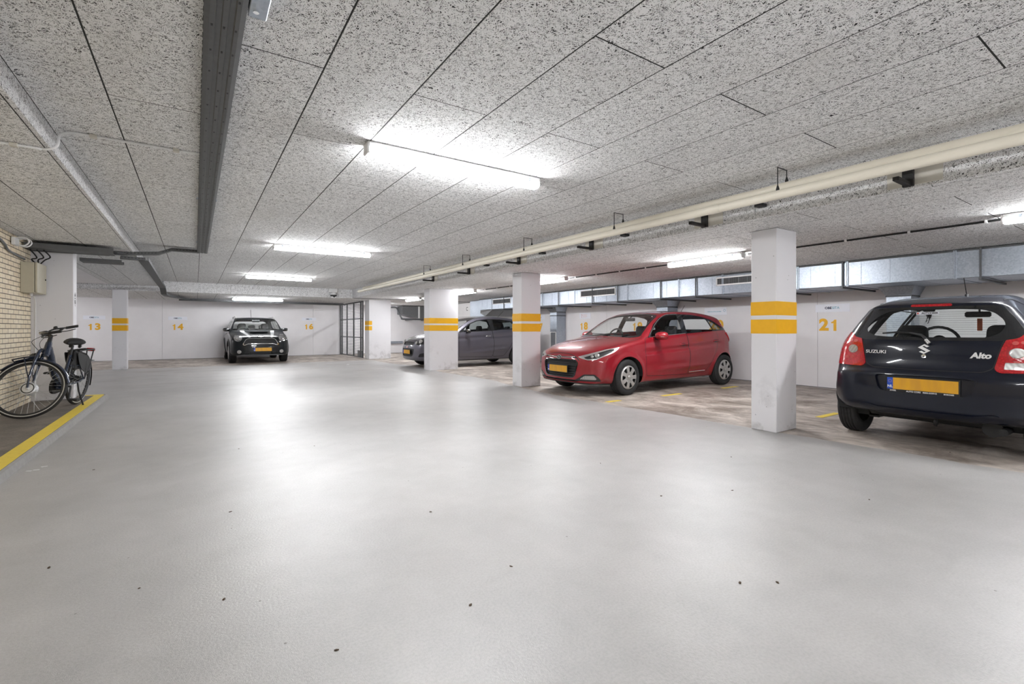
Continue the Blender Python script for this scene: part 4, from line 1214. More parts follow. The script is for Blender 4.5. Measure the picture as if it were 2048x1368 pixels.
# ------------------------------------------------------------ slate grey hatchback half hidden behind pillars
def grey_car():
    sp = dict(L=4.1, H=1.54,
        outline=[(.14,.2),(.05,.22),(.0,.32),(.0,.5),(.02,.62),(.06,.74),(.14,.83),(.35,.92),(.7,.98),(1.0,1.03),(1.3,1.19),(1.65,1.37),(1.95,1.465),(2.3,1.51),(2.7,1.515),(3.2,1.48),(3.6,1.40),(3.75,1.34),(3.9,1.15),(4.0,.98),(4.04,.8),(4.09,.65),(4.1,.45),(4.05,.25),(3.9,.2),(2,.18)],
        smooth=2, width=[(-.1,.80),(.3,.84),(.8,.865),(2.4,.868),(3.4,.86),(3.9,.81),(4.2,.77)],
        belt=[(0,.92),(1.1,.98),(2.4,1.05),(3.7,1.15),(4.1,1.15)], vprof=VP, bulge_f=(.25,2.6), bulge_r=(.16,3), k=.06, kend=.2, camber=.05,
        arches=[(.82,.32,.35),(3.40,.32,.35)], flare=.016, creases=[(.80,.05,.016,.9,3.6),(.30,.085,-.02,1.3,3.0)])
    cb = CarBody(sp, .03)
    r = empty('hatchback_car', (5.15, 13.28, 0), 0, 'slate-grey hatchback mostly hidden behind the two far striped pillars', 'car')
    cut_arches(cb, sp, r)
    cb.split('body', 'under', cb.V[:,2]-.21, np.ones(len(cb.V), bool)); cb.part('under', 'underbody', M['darkpl'], r)
    cb.take('body', 'trim', [(1.25,1.02),(1.65,1.27),(1.95,1.38),(2.35,1.43),(2.8,1.42),(3.2,1.37),(3.4,1.25),(3.45,1.14),(2.4,1.065)], 'side', FULLSIDE, rnd=.02)
    for k, w, nm in (('w1', [(1.42,1.045),(1.47,1.12),(1.68,1.255),(1.96,1.355),(2.33,1.405),(2.38,1.08)], 'front_side_window'), ('w2', [(2.50,1.405),(2.8,1.40),(3.12,1.36),(3.30,1.15),(2.50,1.09)], 'rear_side_window')):
        cb.take('trim', k, w, 'side', FULLSIDE, rnd=.03); side_parts(cb, r, k, nm, M['glass'] if k == 'w1' else M['glassdark'], -.004)
    side_parts(cb, r, 'trim', 'window_trim', M['blackgl'], .001)
    gf = lambda V, N: (V[:,0] < 2.2) & (V[:,2] > .95) & (N[:,0] < -.2)
    cb.take('body', 'ws', [(-.1,1.06),(.62,1.04),(.72,1.07),(.60,1.37),(.52,1.45),(-.1,1.47)], 'front', gf, rnd=.03)
    cb.part('ws', 'windshield', M['glass'], r, off=-.003)
    cb.take('body', 'rw', [(-.1,1.13),(.6,1.13),(.66,1.16),(.56,1.36),(-.1,1.38)], 'front', grear(3.4), rnd=.03)
    cb.part('rw', 'rear_window', M['glassdark'], r, off=-.003)
    gd = lambda V, N: (V[:,0] < .8)
    cb.take('body', 'hb', [(.38,.68),(.55,.84),(.9,.92),(.98,.86),(.82,.72),(.52,.655)], 'diagf', gd, rnd=.03)
    for s in (-1, 1):
        h = cb.part('hb', 'headlight', M['blackgl'], r, side=s, keep=True, off=-.004)
        for (yy, zz, rr) in ((.60,.745,.062),(.46,.715,.045)):
            x = float(cb.xfront([yy],[zz])[0])
            m = MB(); m.lathe([(.001,-.02),(rr*.6,-.016),(rr*.92,0),(rr,.02),(rr*1.2,.02)], 'X', n=24)
            o = m.build('headlight_lens', M['whitelens'], h); o.location = (x+.0, s*yy, zz); o.rotation_euler = (0,0,-s*.5)
    cb.faces.pop('hb', None)
    gf2 = lambda V, N: V[:,0] < .5
    cb.take('body', 'g1', [(-.1,.76),(.34,.745),(.38,.66),(-.1,.645)], 'front', gf2, rnd=.02); cb.part('g1', 'upper_grille', M['black'], r, shift=(.02,0,0))
    cb.take('body', 'g2', [(-.1,.56),(.44,.55),(.40,.38),(.32,.33),(-.1,.32)], 'front', gf2, rnd=.03); cb.part('g2', 'lower_grille', M['black'], r, shift=(.02,0,0))
    gd = lambda V, N: (V[:,0] < .7) & (V[:,2] < .55)
    cb.take('body', 'fg', [(.50,.32),(.80,.34),(.74,.45),(.56,.42)], 'diagf', gd, rnd=.03); side_parts(cb, r, 'fg', 'fog_light_surround', M['black'], -.01)
    bow = [(-.07,-.016),(-.025,-.016),(-.025,-.028),(.025,-.028),(.025,-.016),(.07,-.016),(.055,.016),(.025,.016),(.025,.028),(-.025,.028),(-.025,.016),(-.055,.016)]
    cb.decal([(a,b,.003) for a,b in bow], [tuple(range(12))], 'badge', M['inkpink'], r, 'front', 0, .60, .006)
    xp = float(cb.xfront([0],[.45])[0]); plate_part(r, xp-.008, 0, .46, -1, nl=False)
    gs = lambda V, N: (np.abs(V[:,1]) > .5) & (V[:,2] > .22)
    fd = [(1.30,1.0),(1.27,.85),(1.28,.30),(2.44,.28),(2.47,.7),(2.40,1.08),(1.36,1.03)]
    rd = [(2.445,.28),(2.85,.29),(3.02,.5),(3.2,.8),(3.28,1.12),(2.41,1.08),(2.475,.7)]
    cb.band('body', 'gap', fd, 'side', gs, .005, .05); cb.band('body', 'gap', rd, 'side', gs, .005, .05)
    cb.take('body', 'fd', fd, 'side', gs, rnd=.05); cb.take('body', 'rd', rd, 'side', gs, rnd=.05)
    side_parts(cb, r, 'fd', 'front_door', M['greycar']); side_parts(cb, r, 'rd', 'rear_door', M['greycar'])
    gt = lambda V, N: (N[:,2] > .2) & (V[:,0] < 1.5)
    hood = [(.10,-.1),(.14,.50),(.40,.66),(.8,.72),(1.2,.74),(1.12,.5),(1.02,.3),(.98,-.1)]
    cb.band('body', 'gap', hood, 'top', gt, .004, .04); cb.take('body', 'hood', hood, 'top', gt, rnd=.04); cb.part('hood', 'hood', M['greycar'], r)
    cb.part('gap', 'panel_gap', M['black'], r, off=.0005, skirt=False)
    cb.take('body', 'tl', [(3.86,1.05),(4.2,1.05),(4.2,.82),(3.92,.84)], 'side', lambda V,N: (V[:,0] > 3.7)&(np.abs(V[:,1]) > .5), rnd=.02); side_parts(cb, r, 'tl', 'tail_light', M['redlens'], .004)
    for s in (-1, 1):
        mirror_part(r, 1.56, ysurf(cb, 1.5, 1.05)-.01, 1.06, s, M['blackgl'], size=1.1)
        handle_part(r, cb, 2.27, .90, s, M['chrome'], .085)
        make_wheel(r, .82, .855, s, .31, .195, 'five', .205); make_wheel(r, 3.40, .858, s, .31, .195, 'five', .205)
    cb.part('body', 'body', M['greycar'], r, keep=True); cb.lining(r, zmin=.4)
    make_seat(r, 2.2, -.37, .32); make_seat(r, 2.2, .37, .32)
    m = MB(); m.bbox(3.15,3.35,-.6,.6,.5,1.0,.04)
    for y in (-.36,.36): m.bbox(3.22,3.32,y-.12,y+.12,1.0,1.2,.03)
    m.build('rear_seat', M['seat'], r)
    m = MB(); m.box(1.15,1.6,-.66,.66,.6,1.02); m.build('dashboard', M['trimdark'], r)
    m = MB(); m.box(1.0,3.7,-.66,.66,.26,.32); m.build('cabin_floor', M['trimdark'], r)
    steering_wheel(r, 1.76, .36, .98)
    m = MB(); m.tube([(3.05,-.1,1.49),(3.28,-.1,1.70)], .005, 6); m.build('antenna', M['black'], r)
    return r

# ------------------------------------------------------------ dark compact crossover facing the camera
def dark_car():
    sp = dict(L=4.08, H=1.57,
        outline=[(.12,.24),(.04,.26),(.0,.34),(.0,.5),(.01,.62),(.015,.70),(.03,.80),(.07,.865),(.20,.915),(.5,.965),(.85,1.01),(1.1,1.05),(1.3,1.19),(1.55,1.40),(1.7,1.48),(1.9,1.52),(2.3,1.545),(2.9,1.54),(3.5,1.50),(3.72,1.47),(3.82,1.35),(3.93,1.1),(4.0,.95),(4.04,.7),(4.08,.55),(4.06,.35),(3.98,.27),(2,.22)],
        smooth=2, width=[(-.1,.82),(.3,.855),(.8,.88),(2.4,.885),(3.4,.88),(3.9,.84),(4.2,.8)],
        belt=[(0,.9),(1.1,1.03),(2.4,1.06),(3.7,1.10),(4.1,1.10)],
        vprof=[(-.85,.06),(-.75,.03),(-.6,.008),(-.42,0),(-.2,.01),(-.06,.03),(0,.05),(.06,.08),(.2,.14),(.35,.20),(.5,.28),(.6,.36)],
        bulge_f=(.20,3), bulge_r=(.15,3), k=.07, kend=.17, camber=.05, arches=[(.80,.35,.385),(3.35,.35,.385)], flare=.02, creases=[])
    cb = CarBody(sp, .025)
    r = empty('crossover_car', (1.79, 17.42, 0), PI/2, 'black-green compact crossover with white bonnet stripes facing the camera by the back wall', 'car')
    cut_arches(cb, sp, r)
    cb.split('body', 'under', cb.V[:,2]-.26, np.ones(len(cb.V), bool)); cb.part('under', 'underbody', M['darkpl'], r)
    cb.take('body', 'trim', [(1.28,1.075),(1.52,1.34),(1.72,1.425),(3.55,1.43),(3.72,1.12),(2.4,1.085)], 'side', FULLSIDE, rnd=.03)
    for k, w, nm in (('w1', [(1.42,1.10),(1.58,1.33),(1.78,1.40),(2.36,1.41),(2.36,1.11)], 'front_side_window'), ('w2', [(2.46,1.41),(3.1,1.41),(3.1,1.13),(2.46,1.11)], 'rear_side_window'), ('w3', [(3.17,1.41),(3.48,1.40),(3.60,1.15),(3.17,1.13)], 'quarter_window')):
        cb.take('trim', k, w, 'side', FULLSIDE, rnd=.03); side_parts(cb, r, k, nm, M['glass'], -.004)
    side_parts(cb, r, 'trim', 'window_trim', M['blackgl'], .001)
    gf = lambda V, N: (V[:,0] < 2.0) & (V[:,2] > .98) & (N[:,0] < -.2)
    cb.take('body', 'ws', [(-.1,1.085),(.60,1.075),(.74,1.085),(.675,1.30),(.615,1.455),(.58,1.475),(-.1,1.488)], 'front', gf, rnd=.02)
    cb.part('ws', 'windshield', M['glass'], r, off=-.003)
    cb.take('body', 'rw', [(-.1,1.13),(.56,1.13),(.62,1.16),(.55,1.40),(.45,1.43),(-.1,1.435)], 'front', grear(3.5), rnd=.04)
    cb.part('rw', 'rear_window', M['glass'], r, off=-.003)
    gf2 = lambda V, N: V[:,0] < .55
    # headlights: upright ovals set in the wings
    cb.take('body', 'hl', ell(.645,.825,.112,.108,32), 'front', gf2, rnd=0)
    for s in (-1, 1):
        h = cb.part('hl', 'headlight', M['chrome'], r, side=s, keep=True, off=.006)
        x = float(cb.xfront([.645],[.825])[0])
        A = ell(0,0,.098,.094,32)
        cb.decal([(a,b,0) for a,b in A], [tuple(range(32))], 'headlight_reflector', M['darkpl'], h, 'front', s*.645, .825, .009)
        for (dy, dz, rr, mt) in ((-.01,.018,.043,'whitelens'),(.058,-.035,.024,'whitelens'),(-.01,-.072,.02,'chrome'),(.045,.055,.02,'chrome')):
            P = circ(0,0,rr,18); cb.decal([(a,b,.004) for a,b in P], [tuple(range(18))], 'headlight_bulb', M[mt], h, 'front', s*(.645-dy), .825+dz, .010)
        P = circ(0,0,.05,18); Q = circ(0,0,.058,18)
        cb.decal([(a,b,.006) for a,b in P]+[(a,b,.004) for a,b in Q], [(i,(i+1)%18,18+(i+1)%18,18+i) for i in range(18)], 'headlight_ring', M['chrome'], h, 'front', s*.655, .843, .010)
    cb.faces.pop('hl', None)
    g = [(-.1,.815),(.34,.812),(.42,.785),(.475,.70),(.515,.61),(.46,.595),(.40,.625),(.36,.642),(-.1,.645)]
    cb.band('body', 'gfr', g, 'front', gf2, .008, .03); cb.take('body', 'g', g, 'front', gf2, rnd=.03)
    cb.part('gfr', 'grille_frame', M['chrome'], r, off=.01); cb.part('g', 'grille', M['black'], r, shift=(.03,0,0))
    m = MB()
    for z in (.67,.705,.74,.775): 
        w = .43-(z-.67)*.7; ys = np.linspace(-w, w, 16); xs = cb.xfront(ys, np.full(16, z)); m.tube([(xs[i]+.015, ys[i], z) for i in range(16)], .008, 6)
    m.build('grille_slats', M['darkpl'], r)
    cb.take('body', 'li', [(-.1,.40),(.28,.40),(.30,.31),(-.1,.305)], 'front', gf2, rnd=.02); cb.part('li', 'lower_intake', M['black'], r, shift=(.02,0,0))
    cb.take('body', 'v', rounded([(.33,.40),(.45,.40),(.47,.335),(.34,.33)], .02), 'front', gf2, rnd=0); side_parts(cb, r, 'v', 'brake_duct', M['black'], -.02)
    for s in (-1, 1):
        P = ell(0,0,.046,.044,20); x = .0
        o = cb.decal([(a,b,.006) for a,b in P]+[(a*1.3,b*1.3,0) for a,b in P], [tuple(range(20))]+[(i,(i+1)%20,20+(i+1)%20,20+i) for i in range(20)], 'fog_light', M['whitelens'], r, 'front', s*.615, .385, .004)
    cb.take('body', 'spl', [(-.1,.29),(.5,.29),(.7,.27),(.7,.2),(-.1,.2)], 'front', gf2, rnd=0); cb.part('spl', 'front_lip', M['grey'], r, off=.004)
    # stripes on the bonnet
    gt = lambda V, N: (N[:,2] > .3) & (V[:,0] < 1.3)
    cb.take('body', 'st', [(.06,.30),(.10,.375),(1.16,.525),(1.12,.40),(.06,.29)], 'top', gt, rnd=0)
    side_parts(cb, r, 'st', 'bonnet_stripe', M['whitestripe'], .001)
    hood = [(.07,-.1),(.08,.42),(.3,.70),(.8,.76),(1.18,.76),(1.14,.4),(1.06,-.1)]
    cb.band('body', 'gap', hood, 'top', gt, .004, .04)
    cb.part('gap', 'panel_gap', M['black'], r, off=.0005, skirt=False)
    m = MB(); m.bbox(.55,.85,-.26,.26,1.005,1.03,.01); m.build('bonnet_scoop', M['green'], r)
    # winged emblem
    n = 20; A = circ(0,0,.03,n)
    cb.decal([(a,b,.004) for a,b in A], [tuple(range(n))], 'badge', M['chrome'], r, 'front', 0, .872, .006)
    for s in (-1, 1):
        q = [(s*.028,.015),(s*.085,.018),(s*.08,.006),(s*.07,-.004),(s*.055,-.012),(s*.028,-.014)]
        cb.decal([(a,b,.003) for a,b in q], [tuple(range(6))], 'badge_wing', M['chrome'], r, 'front', 0, .872, .006)
    xp = float(cb.xfront([0],[.46])[0]); plate_part(r, xp-.01, -.05, .455, -1)
    # wheel-arch cladding
    gs = lambda V, N: np.abs(V[:,1]) > .5
    for (cx, cz, R) in sp['arches']: cb.take('body', 'clad', circ(cx, cz, R+.06, 40), 'side', gs, rnd=0)
    side_parts(cb, r, 'clad', 'arch_cladding', M['darkpl'], .008)
    fd = [(1.28,1.0),(1.26,.4),(1.30,.30),(2.42,.30),(2.42,1.08),(1.32,1.06)]
    cb.band('body', 'g2', fd, 'side', gs, .005, .05); cb.take('body', 'fd', fd, 'side', gs, rnd=.05); side_parts(cb, r, 'fd', 'front_door', M['green']); cb.part('g2', 'door_gap', M['black'], r, skirt=False)
    for s in (-1, 1):
        m = MB(); m.tube([(1.75,s*.60,1.495),(1.85,s*.61,1.555),(3.4,s*.60,1.55),(3.55,s*.58,1.49)], .015, 8); m.build('roof_rail', M['silver'], r)
        mirror_part(r, 1.42, ysurf(cb, 1.4, 1.07)-.03, 1.10, s, M['blackgl'], size=1.05)
        handle_part(r, cb, 2.25, .95, s, M['chrome'], .08)
        make_wheel(r, .80, .872, s, .345, .215, 'five', .225); make_wheel(r, 3.35, .875, s, .345, .215, 'five', .225)
    cb.part('body', 'body', M['green'], r, keep=True); cb.lining(r, zmin=.4)
    make_seat(r, 2.0, -.37, .42); make_seat(r, 2.0, .37, .42)
    m = MB(); m.bbox(3.0,3.2,-.6,.6,.5,1.08,.04)
    for y in (-.36,0,.36): m.bbox(3.06,3.16,y-.12,y+.12,1.08,1.26,.03)
    m.build('rear_seat', M['seat'], r)
    m = MB(); m.box(1.2,1.6,-.68,.68,.6,1.05); m.build('dashboard', M['trimdark'], r)
    m = MB(); m.box(1.0,3.7,-.68,.68,.30,.36); m.build('cabin_floor', M['trimdark'], r)
    steering_wheel(r, 1.72, .36, 1.02)
    m = MB(); m.bbox(1.62,1.66,-.13,.13,1.36,1.44,.02); m.build('interior_mirror', M['darkpl'], r)
    m = MB(); m.tube([(3.3,.0,1.52),(3.5,.0,1.86)], .006, 6); m.build('antenna', M['black'], r)
    return r
# ---------------------------------------------------------------- the garage
H_CAM = 1.12
ZC, ZS, ZL = 2.5, 2.215, 2.355           # lane ceiling, soffit over the bays, lower ceiling on the left
XB, XW, YB = 4.6, 9.97, 21.6             # beam face, right wall, back wall
XL, ZK = -1.98, .07                      # brick wall face, kerb height

def struct(o): o['kind'] = 'structure'; return o

def panel_field(name, x0, x1, y0, y1, z, w=.5, l=2.0, ox=.07, oy=.65, gap=.006, thick=.035, mat='woodwool'):
    """boards laid in a half-lap pattern with open dark joints, all one ceiling surface"""
    m = MB(); m.cur = 0
    i0 = math.floor((x0-ox)/w)
    x = ox+i0*w; i = i0
    while x < x1:
        off = oy+(l/2 if i % 2 else 0)
        y = off+math.floor((y0-off)/l)*l
        while y < y1:
            a, b, c, d = max(x, x0), min(x+w, x1), max(y, y0), min(y+l, y1)
            if b-a > .02 and d-c > .02:
                dz = random.uniform(-.0006, .0004)
                m.bbox(a+gap/2, b-gap/2, c+gap/2, d-gap/2, z+dz, z+thick, .0025)
            y += l
        x += w; i += 1
    m.cur = 1
    m.box(x0, x1, y0, y1, z+.0012, z+thick+.06)
    o = m.build(name, [M[mat], M['gap']], uvoff=False)
    return struct(o)

def facing_strip(name, axis, c, a0, a1, z0, z1, l=2.0, off=0.0, thick=.03, sgn=-1):
    """vertical boards on a beam face; axis 'x': plane x=c running along y"""
    m = MB(); a = off+math.floor((a0-off)/l)*l
    while a < a1:
        p, q = max(a, a0)+.002, min(a+l, a1)-.002
        if q-p > .02:
            if axis == 'x': m.bbox(min(c, c-sgn*thick), max(c, c-sgn*thick), p, q, z0, z1, .002)
            else: m.bbox(p, q, min(c, c-sgn*thick), max(c, c-sgn*thick), z0, z1, .002)
        a += l
    return struct(m.build(name, M['beamwool']))

def build_room():
    m = MB(); m.box(-4.6, XW+.2, -7, YB+.2, -.2, 0); struct(m.build('floor', M['floor']))
    # raised walkway along the brick wall
    m = MB(); m.box(XL+.001, -1.2, -6.99, 10.02, 0.0005, ZK); o = m.build('raised_walkway', M['walk'])
    tag(o, 'dark raised walkway along the brick wall with the bicycle on it', 'walkway')
    m = MB()
    pts = [(-1.325, -7), (-1.205, -7), (-1.205, 9.93), (-1.23, 10.0), (-1.50, 10.01), (-1.50, 9.92), (-1.325, 9.88)]
    m.prism(pts, ZK, ZK+.003, 'XY'); m.build('edge_line', M['yline'], o, uvoff=False)['label'] = 'yellow painted edge line'
    m = MB(); m.prism([(-1.2, 0), (-1.165, 0), (-1.18, ZK-.01), (-1.2, ZK)], -7, 10.02, 'XZ'); m.build('kerb_face', M['curb'], o)
    # ceilings
    panel_field('ceiling', -.82, XB, -7, 17.0, ZC)
    panel_field('ceiling', XL, -.851, -7, 16.998, ZL, ox=-.85)
    panel_field('ceiling', XB+.031, XW, -7, 16.998, ZS, ox=4.72, oy=.25)
    m = MB(); m.box(XB+.002, XB+.031, -7, 16.998, ZS+.001, ZS+.03); struct(m.build('trim_5', M['woodwool']))
    panel_field('ceiling', -4.6, XW, 17.031, YB, ZS-.015, ox=.07, oy=.65)
    facing_strip('trim_1', 'x', XB, -7, 17.0, ZS-.01, ZC+.01, off=.58)
    facing_strip('trim_2', 'y', 17.0, -.76, XB, ZS-.015, ZC+.01, off=.92)
    facing_strip('trim_3', 'y', 17.0, -4.6, -.76, ZS-.015, ZL+.01, off=-1.38)
    facing_strip('trim_4', 'x', -.82, -7, 17.0, ZL-.0, ZC+.01, off=.3, sgn=1)
    # walls
    m = MB()
    ys = [-7, -1.0, 4.365, 10.0, 15.2, YB]
    for a, b in zip(ys[:-1], ys[1:]): m.bbox(XW, XW+.15, a+.002, b-.002, 0.0, ZS+.02, .003)
    struct(m.build('wall_right', M['wall']))
    m = MB(); xs = [-4.6, -1.0, 4.19, XW]
    for a, b in zip(xs[:-1], xs[1:]): m.bbox(a+.002, b-.002, YB, YB+.15, 0, ZS+.02, .003)
    struct(m.build('wall_back', M['wall']))
    m = MB(); m.box(XL-.15, XL, -7, 9.6, 0, ZL+.02); struct(m.build('wall_left', M['brick']))
    m = MB(); m.box(-4.75, -4.6, 9.6, YB, 0, ZL+.02); m.box(-4.6, XL-.15, 9.5, 9.6, 0, ZL+.02); struct(m.build('wall_side', M['wall']))
    m = MB(); m.box(XL-.2, XW+.2, -7.15, -7, 0, ZC+.05); struct(m.build('wall_front', M['wall']))
    m = MB(); m.box(-4.6, XL, 9.6, 17.0, ZL, ZL+.05); struct(m.build('ceiling', M['wall']))
    # baseboard like joint on the right wall
    m = MB(); m.box(XW-.006, XW, -7, YB, 0, .012); m.box(-4.6, XW, YB-.006, YB, 0, .012); struct(m.build('baseboard_right', M['grey']))

def column(x0, x1, y0, y1, label, z0=0.0, z1=None, bands=True, part_band=None, name='concrete_column', cat='column', group=None):
    cx, cy = (x0+x1)/2, (y0+y1)/2
    r = empty(name, (cx, cy, z0), 0, label, cat, group)
    z1 = z1 or ZS
    m = MB(); m.bbox(x0-cx, x1-cx, y0-cy, y1-cy, 0.0, z1-z0-.002, .006); m.build('column_shaft', M['column'], r)
    if bands:
        for (a, b) in ((1.07, 1.225), (1.27, 1.42)):
            m = MB(); e = .0025
            if part_band:
                m.box(x0-cx-e, part_band-cx, y0-cy-e, y1-cy, a, b)
            else: m.box(x0-cx-e, x1-cx+e, y0-cy-e, y1-cy+e, a, b)
            m.build('yellow_band', M['yband'], r)
    return r

def build_columns():
    column(5.205, 5.635, 2.685, 2.965, 'white square column nearest the camera, beside the blue-black car')
    r = column(5.24, 5.70, 7.54, 7.85, 'white square column in front of the nose of the red car')
    column(5.27, 6.13, 11.93, 12.30, 'wide white column with scuffed foot in front of the slate-grey car')
    column(5.39, 6.22, 17.68, 18.2, 'white wall pier at the end of the wire gate with short yellow marks', part_band=5.50)
    column(-1.89, -1.57, 16.92, 17.22, 'slim white column under the rear beam between numbers 13 and 14')
    r = column(XL, -1.52, 9.6, 9.84, 'broad plain white pier behind the bicycle at the end of the brick wall', z0=ZK, z1=ZL-.01, bands=False)
    # oval emblem sticker on the side that faces the lane
    m = MB()
    for (c, rz, ry) in ((.0, .105, .042),):
        A = ell(0, 0, ry, rz, 32); B = ell(0, 0, ry-.008, rz-.010, 32)
        vs = [(.0015, a, b) for a, b in A]+[(.0015, a, b) for a, b in B]
        m.add(vs, [(i, (i+1) % 32, 32+(i+1) % 32, 32+i) for i in range(32)])
    m.prism([(-.012, .085), (.012, .085), (.022, .045), (-.022, .045)], 0, .002, 'YZ')
    for (z, w) in ((.015, .018), (-.02, .022)): m.box(0, .002, -w, w, z-.006, z+.006)
    m.box(0, .002, -.02, -.012, -.07, -.03); m.box(0, .002, .012, .02, -.07, -.03)
    o = m.build('oval_sticker', M['black']); o.location = (-1.5185, 9.71, 1.57)
    tag(o, 'black oval outline sticker high on the lane side of the broad pier', 'sticker')

def fixture(name, x, y, z, length, axis, label, group=None):
    r = empty(name, (x, y, z), 0 if axis == 'x' else PI/2, label, 'ceiling light', group)
    L = length
    m = MB(); m.bbox(-L/2, L/2, -.058, .058, -.04, 0, .006); m.build('housing', M['whitepl'], r)
    for s in (-1, 1):
        m = MB(); m.bbox(s*L/2-.012, s*L/2+.012, -.052, .052, -.088, -.0, .008); m.build('end_cap', M['whitepl'], r)
    m = MB()
    pr = [(-.050,-.041),(-.050,-.058),(-.042,-.080),(-.024,-.092),(0,-.096),(.024,-.092),(.042,-.080),(.050,-.058),(.050,-.041)]
    n = len(pr); vs = [(-L/2+.014, a, b) for a, b in pr]+[(L/2-.014, a, b) for a, b in pr]
    m.add(vs, [(i, i+1, n+i+1, n+i) for i in range(n-1)], True); m.add(vs, [tuple(range(n)), tuple(range(n, 2*n))])
    m.build('diffuser', M['lamp'], r)
    for k in range(5):
        for s in (-1, 1):
            m = MB(); m.box(-L/2+.12+k*(L-.24)/4-.012, -L/2+.12+k*(L-.24)/4+.012, s*.058-.004, s*.058+.004, -.055, -.022); m.build('clip', M['galv'], r)
    return r

def build_lights():
    g = 'tube lights over the lane'
    lab = {3.53: 'nearest long tube light over the lane, largest in view', 8.55: 'second long tube light over the lane, beyond the nearest', 13.72: 'third long tube light over the lane, just before the rear beam'}
    for y in (-4.9, -1.5, 3.53, 8.55, 13.72):  # tubes behind the camera are unseen, added to lift the light level
        fixture('tube_light', 1.84, y, ZC-.001, 1.56, 'x', lab.get(y, 'unseen tube light added over the lane behind the camera'), g)
    fixture('tube_light', 1.84, 18.8, ZS-.016, 1.56, 'x', 'short-looking tube light beyond the rear beam above the dark crossover', g)
    fixture('tube_light', -3.8, 18.9, ZS-.016, .62, 'x', 'unseen short tube light added behind the broad pier to brighten the rear left bay')  # made-up lamp out of sight, brightens the rear left wall
    g = 'tube lights over the right parking bays'
    for k, y in enumerate((-3.25, .56, 4.42, 8.27, 12.15, 16.0, 19.9)):  # first and last tubes are out of sight, added for brightness
        lb = ['unseen tube light added over the bays behind the camera', 'tube light at the right picture edge above the blue-black car', 'tube light above the red car, left of the nearest column', 'tube light over the bays seen right of the second column',
              'tube light over the slate-grey car, seen right of the wide column', 'bay tube light between the wall pier and the wide column', 'unseen bay tube light added behind the wall pier beyond the wire gate'][k]
        fixture('bay_tube_light', 6.45, y, ZS-.001, 1.25, 'y', lb, g)

def text_part(txt, size, bold, mat, name, parent, plane, loc, extrude=.001, space=1.0, sx=1.0):
    """plane 'X-': on a wall facing -x (reads with +y to the left); 'Y-': facing -y"""
    vs, fs = text_mesh(txt, size, extrude, bold, space=space, sx=sx)
    if plane == 'X-': P = [(-v[2], -v[0], v[1]) for v in vs]
    elif plane == 'Y-': P = [(v[0], -v[2], v[1]) for v in vs]
    m = MB(); m.add(P, fs)
    o = m.build(name, mat, parent, recalc=False); o.location = loc
    return o

def parking_mark(num, plane, a, z, label_n, sign=None, sa=None, sw=.6, sh=.14, size=.30):
    loc = (XW-.0025, a, z) if plane == 'X-' else (a, YB-.0025, z)
    o = digits(num, size, plane, loc)
    tag(o, label_n, 'number')
    if sign:
        sx = sa if sa is not None else a
        loc = (XW, sx, z+.325) if plane == 'X-' else (sx, YB, z+.325)
        m = MB()
        if plane == 'X-': m.bbox(-.006, -.0005, -sw/2, sw/2, -sh/2, sh/2, .002)
        else: m.bbox(-sw/2, sw/2, -.006, -.0005, -sh/2, sh/2, .002)
        s = m.build('name_plate', M['sign']); s.location = loc
        tag(s, PLATES[num], 'sign')
        d = -.0068
        if sign == 'obesita':
            l1 = (d, .066, 0) if plane == 'X-' else (-.066, d, 0)
            l2 = (d, -.060, 0) if plane == 'X-' else (.060, d, 0)
            text_part('OBE', .062, .0022, M['ink'], 'sign_lettering', s, plane, l1)
            text_part('SITA', .062, .0004, M['inkteal'], 'sign_lettering', s, plane, l2)
        elif sign == 'teal':
            m = MB(); random.seed(5)
            x = -.20
            while x < .14:
                w = random.uniform(.008, .02); hh = random.uniform(.010, .016)
                m.box(d, d+.0008, -x-w, -x, -.012, -.012+hh); x += w+.005
            m.build('sign_lettering', M['inkteal'], s)
            m = MB(); m.lathe([(.022, 0), (.028, 0)], 'X', c=(d, -.225, .015), n=20); m.build('sign_emblem', M['inkteal'], s)
        elif sign == 'red':
            m = MB(); m.lathe([(.020, 0), (.030, 0)], 'X', c=(d, .15, .02), n=20, a0=.6, a1=5.6); m.box(d, d+.0008, .14, .16, -.055, -.035); m.build('sign_emblem', M['inkred'], s)
            m = MB()
            for k, zz in enumerate((.035, .010, -.015, -.04)): m.box(d, d+.0008, -.10+.03*(k % 2), .10, zz-.003, zz+.003)
            m.build('sign_lettering', M['inkpink'], s)
    return o

def digits(num, size, plane, loc):
    m = MB(); n = len(num); adv = size*.62
    for i, ch in enumerate(num):
        cx = (i-(n-1)/2)*adv
        if ch == '1':
            P = [(.09,.35),(.09,-.35),(-.07,-.35),(-.07,.13),(-.20,.13),(-.20,.21),(-.10,.24),(-.03,.35)]
            k = len(P); vs = [(a*size, b*size, z) for z in (-.001, .001) for a, b in P]
            fs = [tuple(range(k))[::-1], tuple(range(k, 2*k))]+[(j, (j+1) % k, k+(j+1) % k, k+j) for j in range(k)]
        else: vs, fs = text_mesh(ch, size, .001, .013, sx=1.08)
        if plane == 'X-': Q = [(-v[2], -(v[0]+cx), v[1]) for v in vs]
        else: Q = [(v[0]+cx, -v[2], v[1]) for v in vs]
        m.add(Q, fs)
    o = m.build('parking_number', M['yband'], None, recalc=False); o.location = loc
    return o

PLATES = {'21': 'white name plate left of the blue-black car, dark and teal letters', '20': 'white name plate with teal writing above the tail of the red car',
    '18': 'white name plate with red round mark left of the red car roof', '17': 'white name plate mostly hidden behind the second striped column',
    '13': 'white name plate on the rear wall between the broad pier and the slim column', '14': 'white name plate on the rear wall right of the slim column',
    '16': 'white name plate on the rear wall between the dark crossover and the wire gate'}

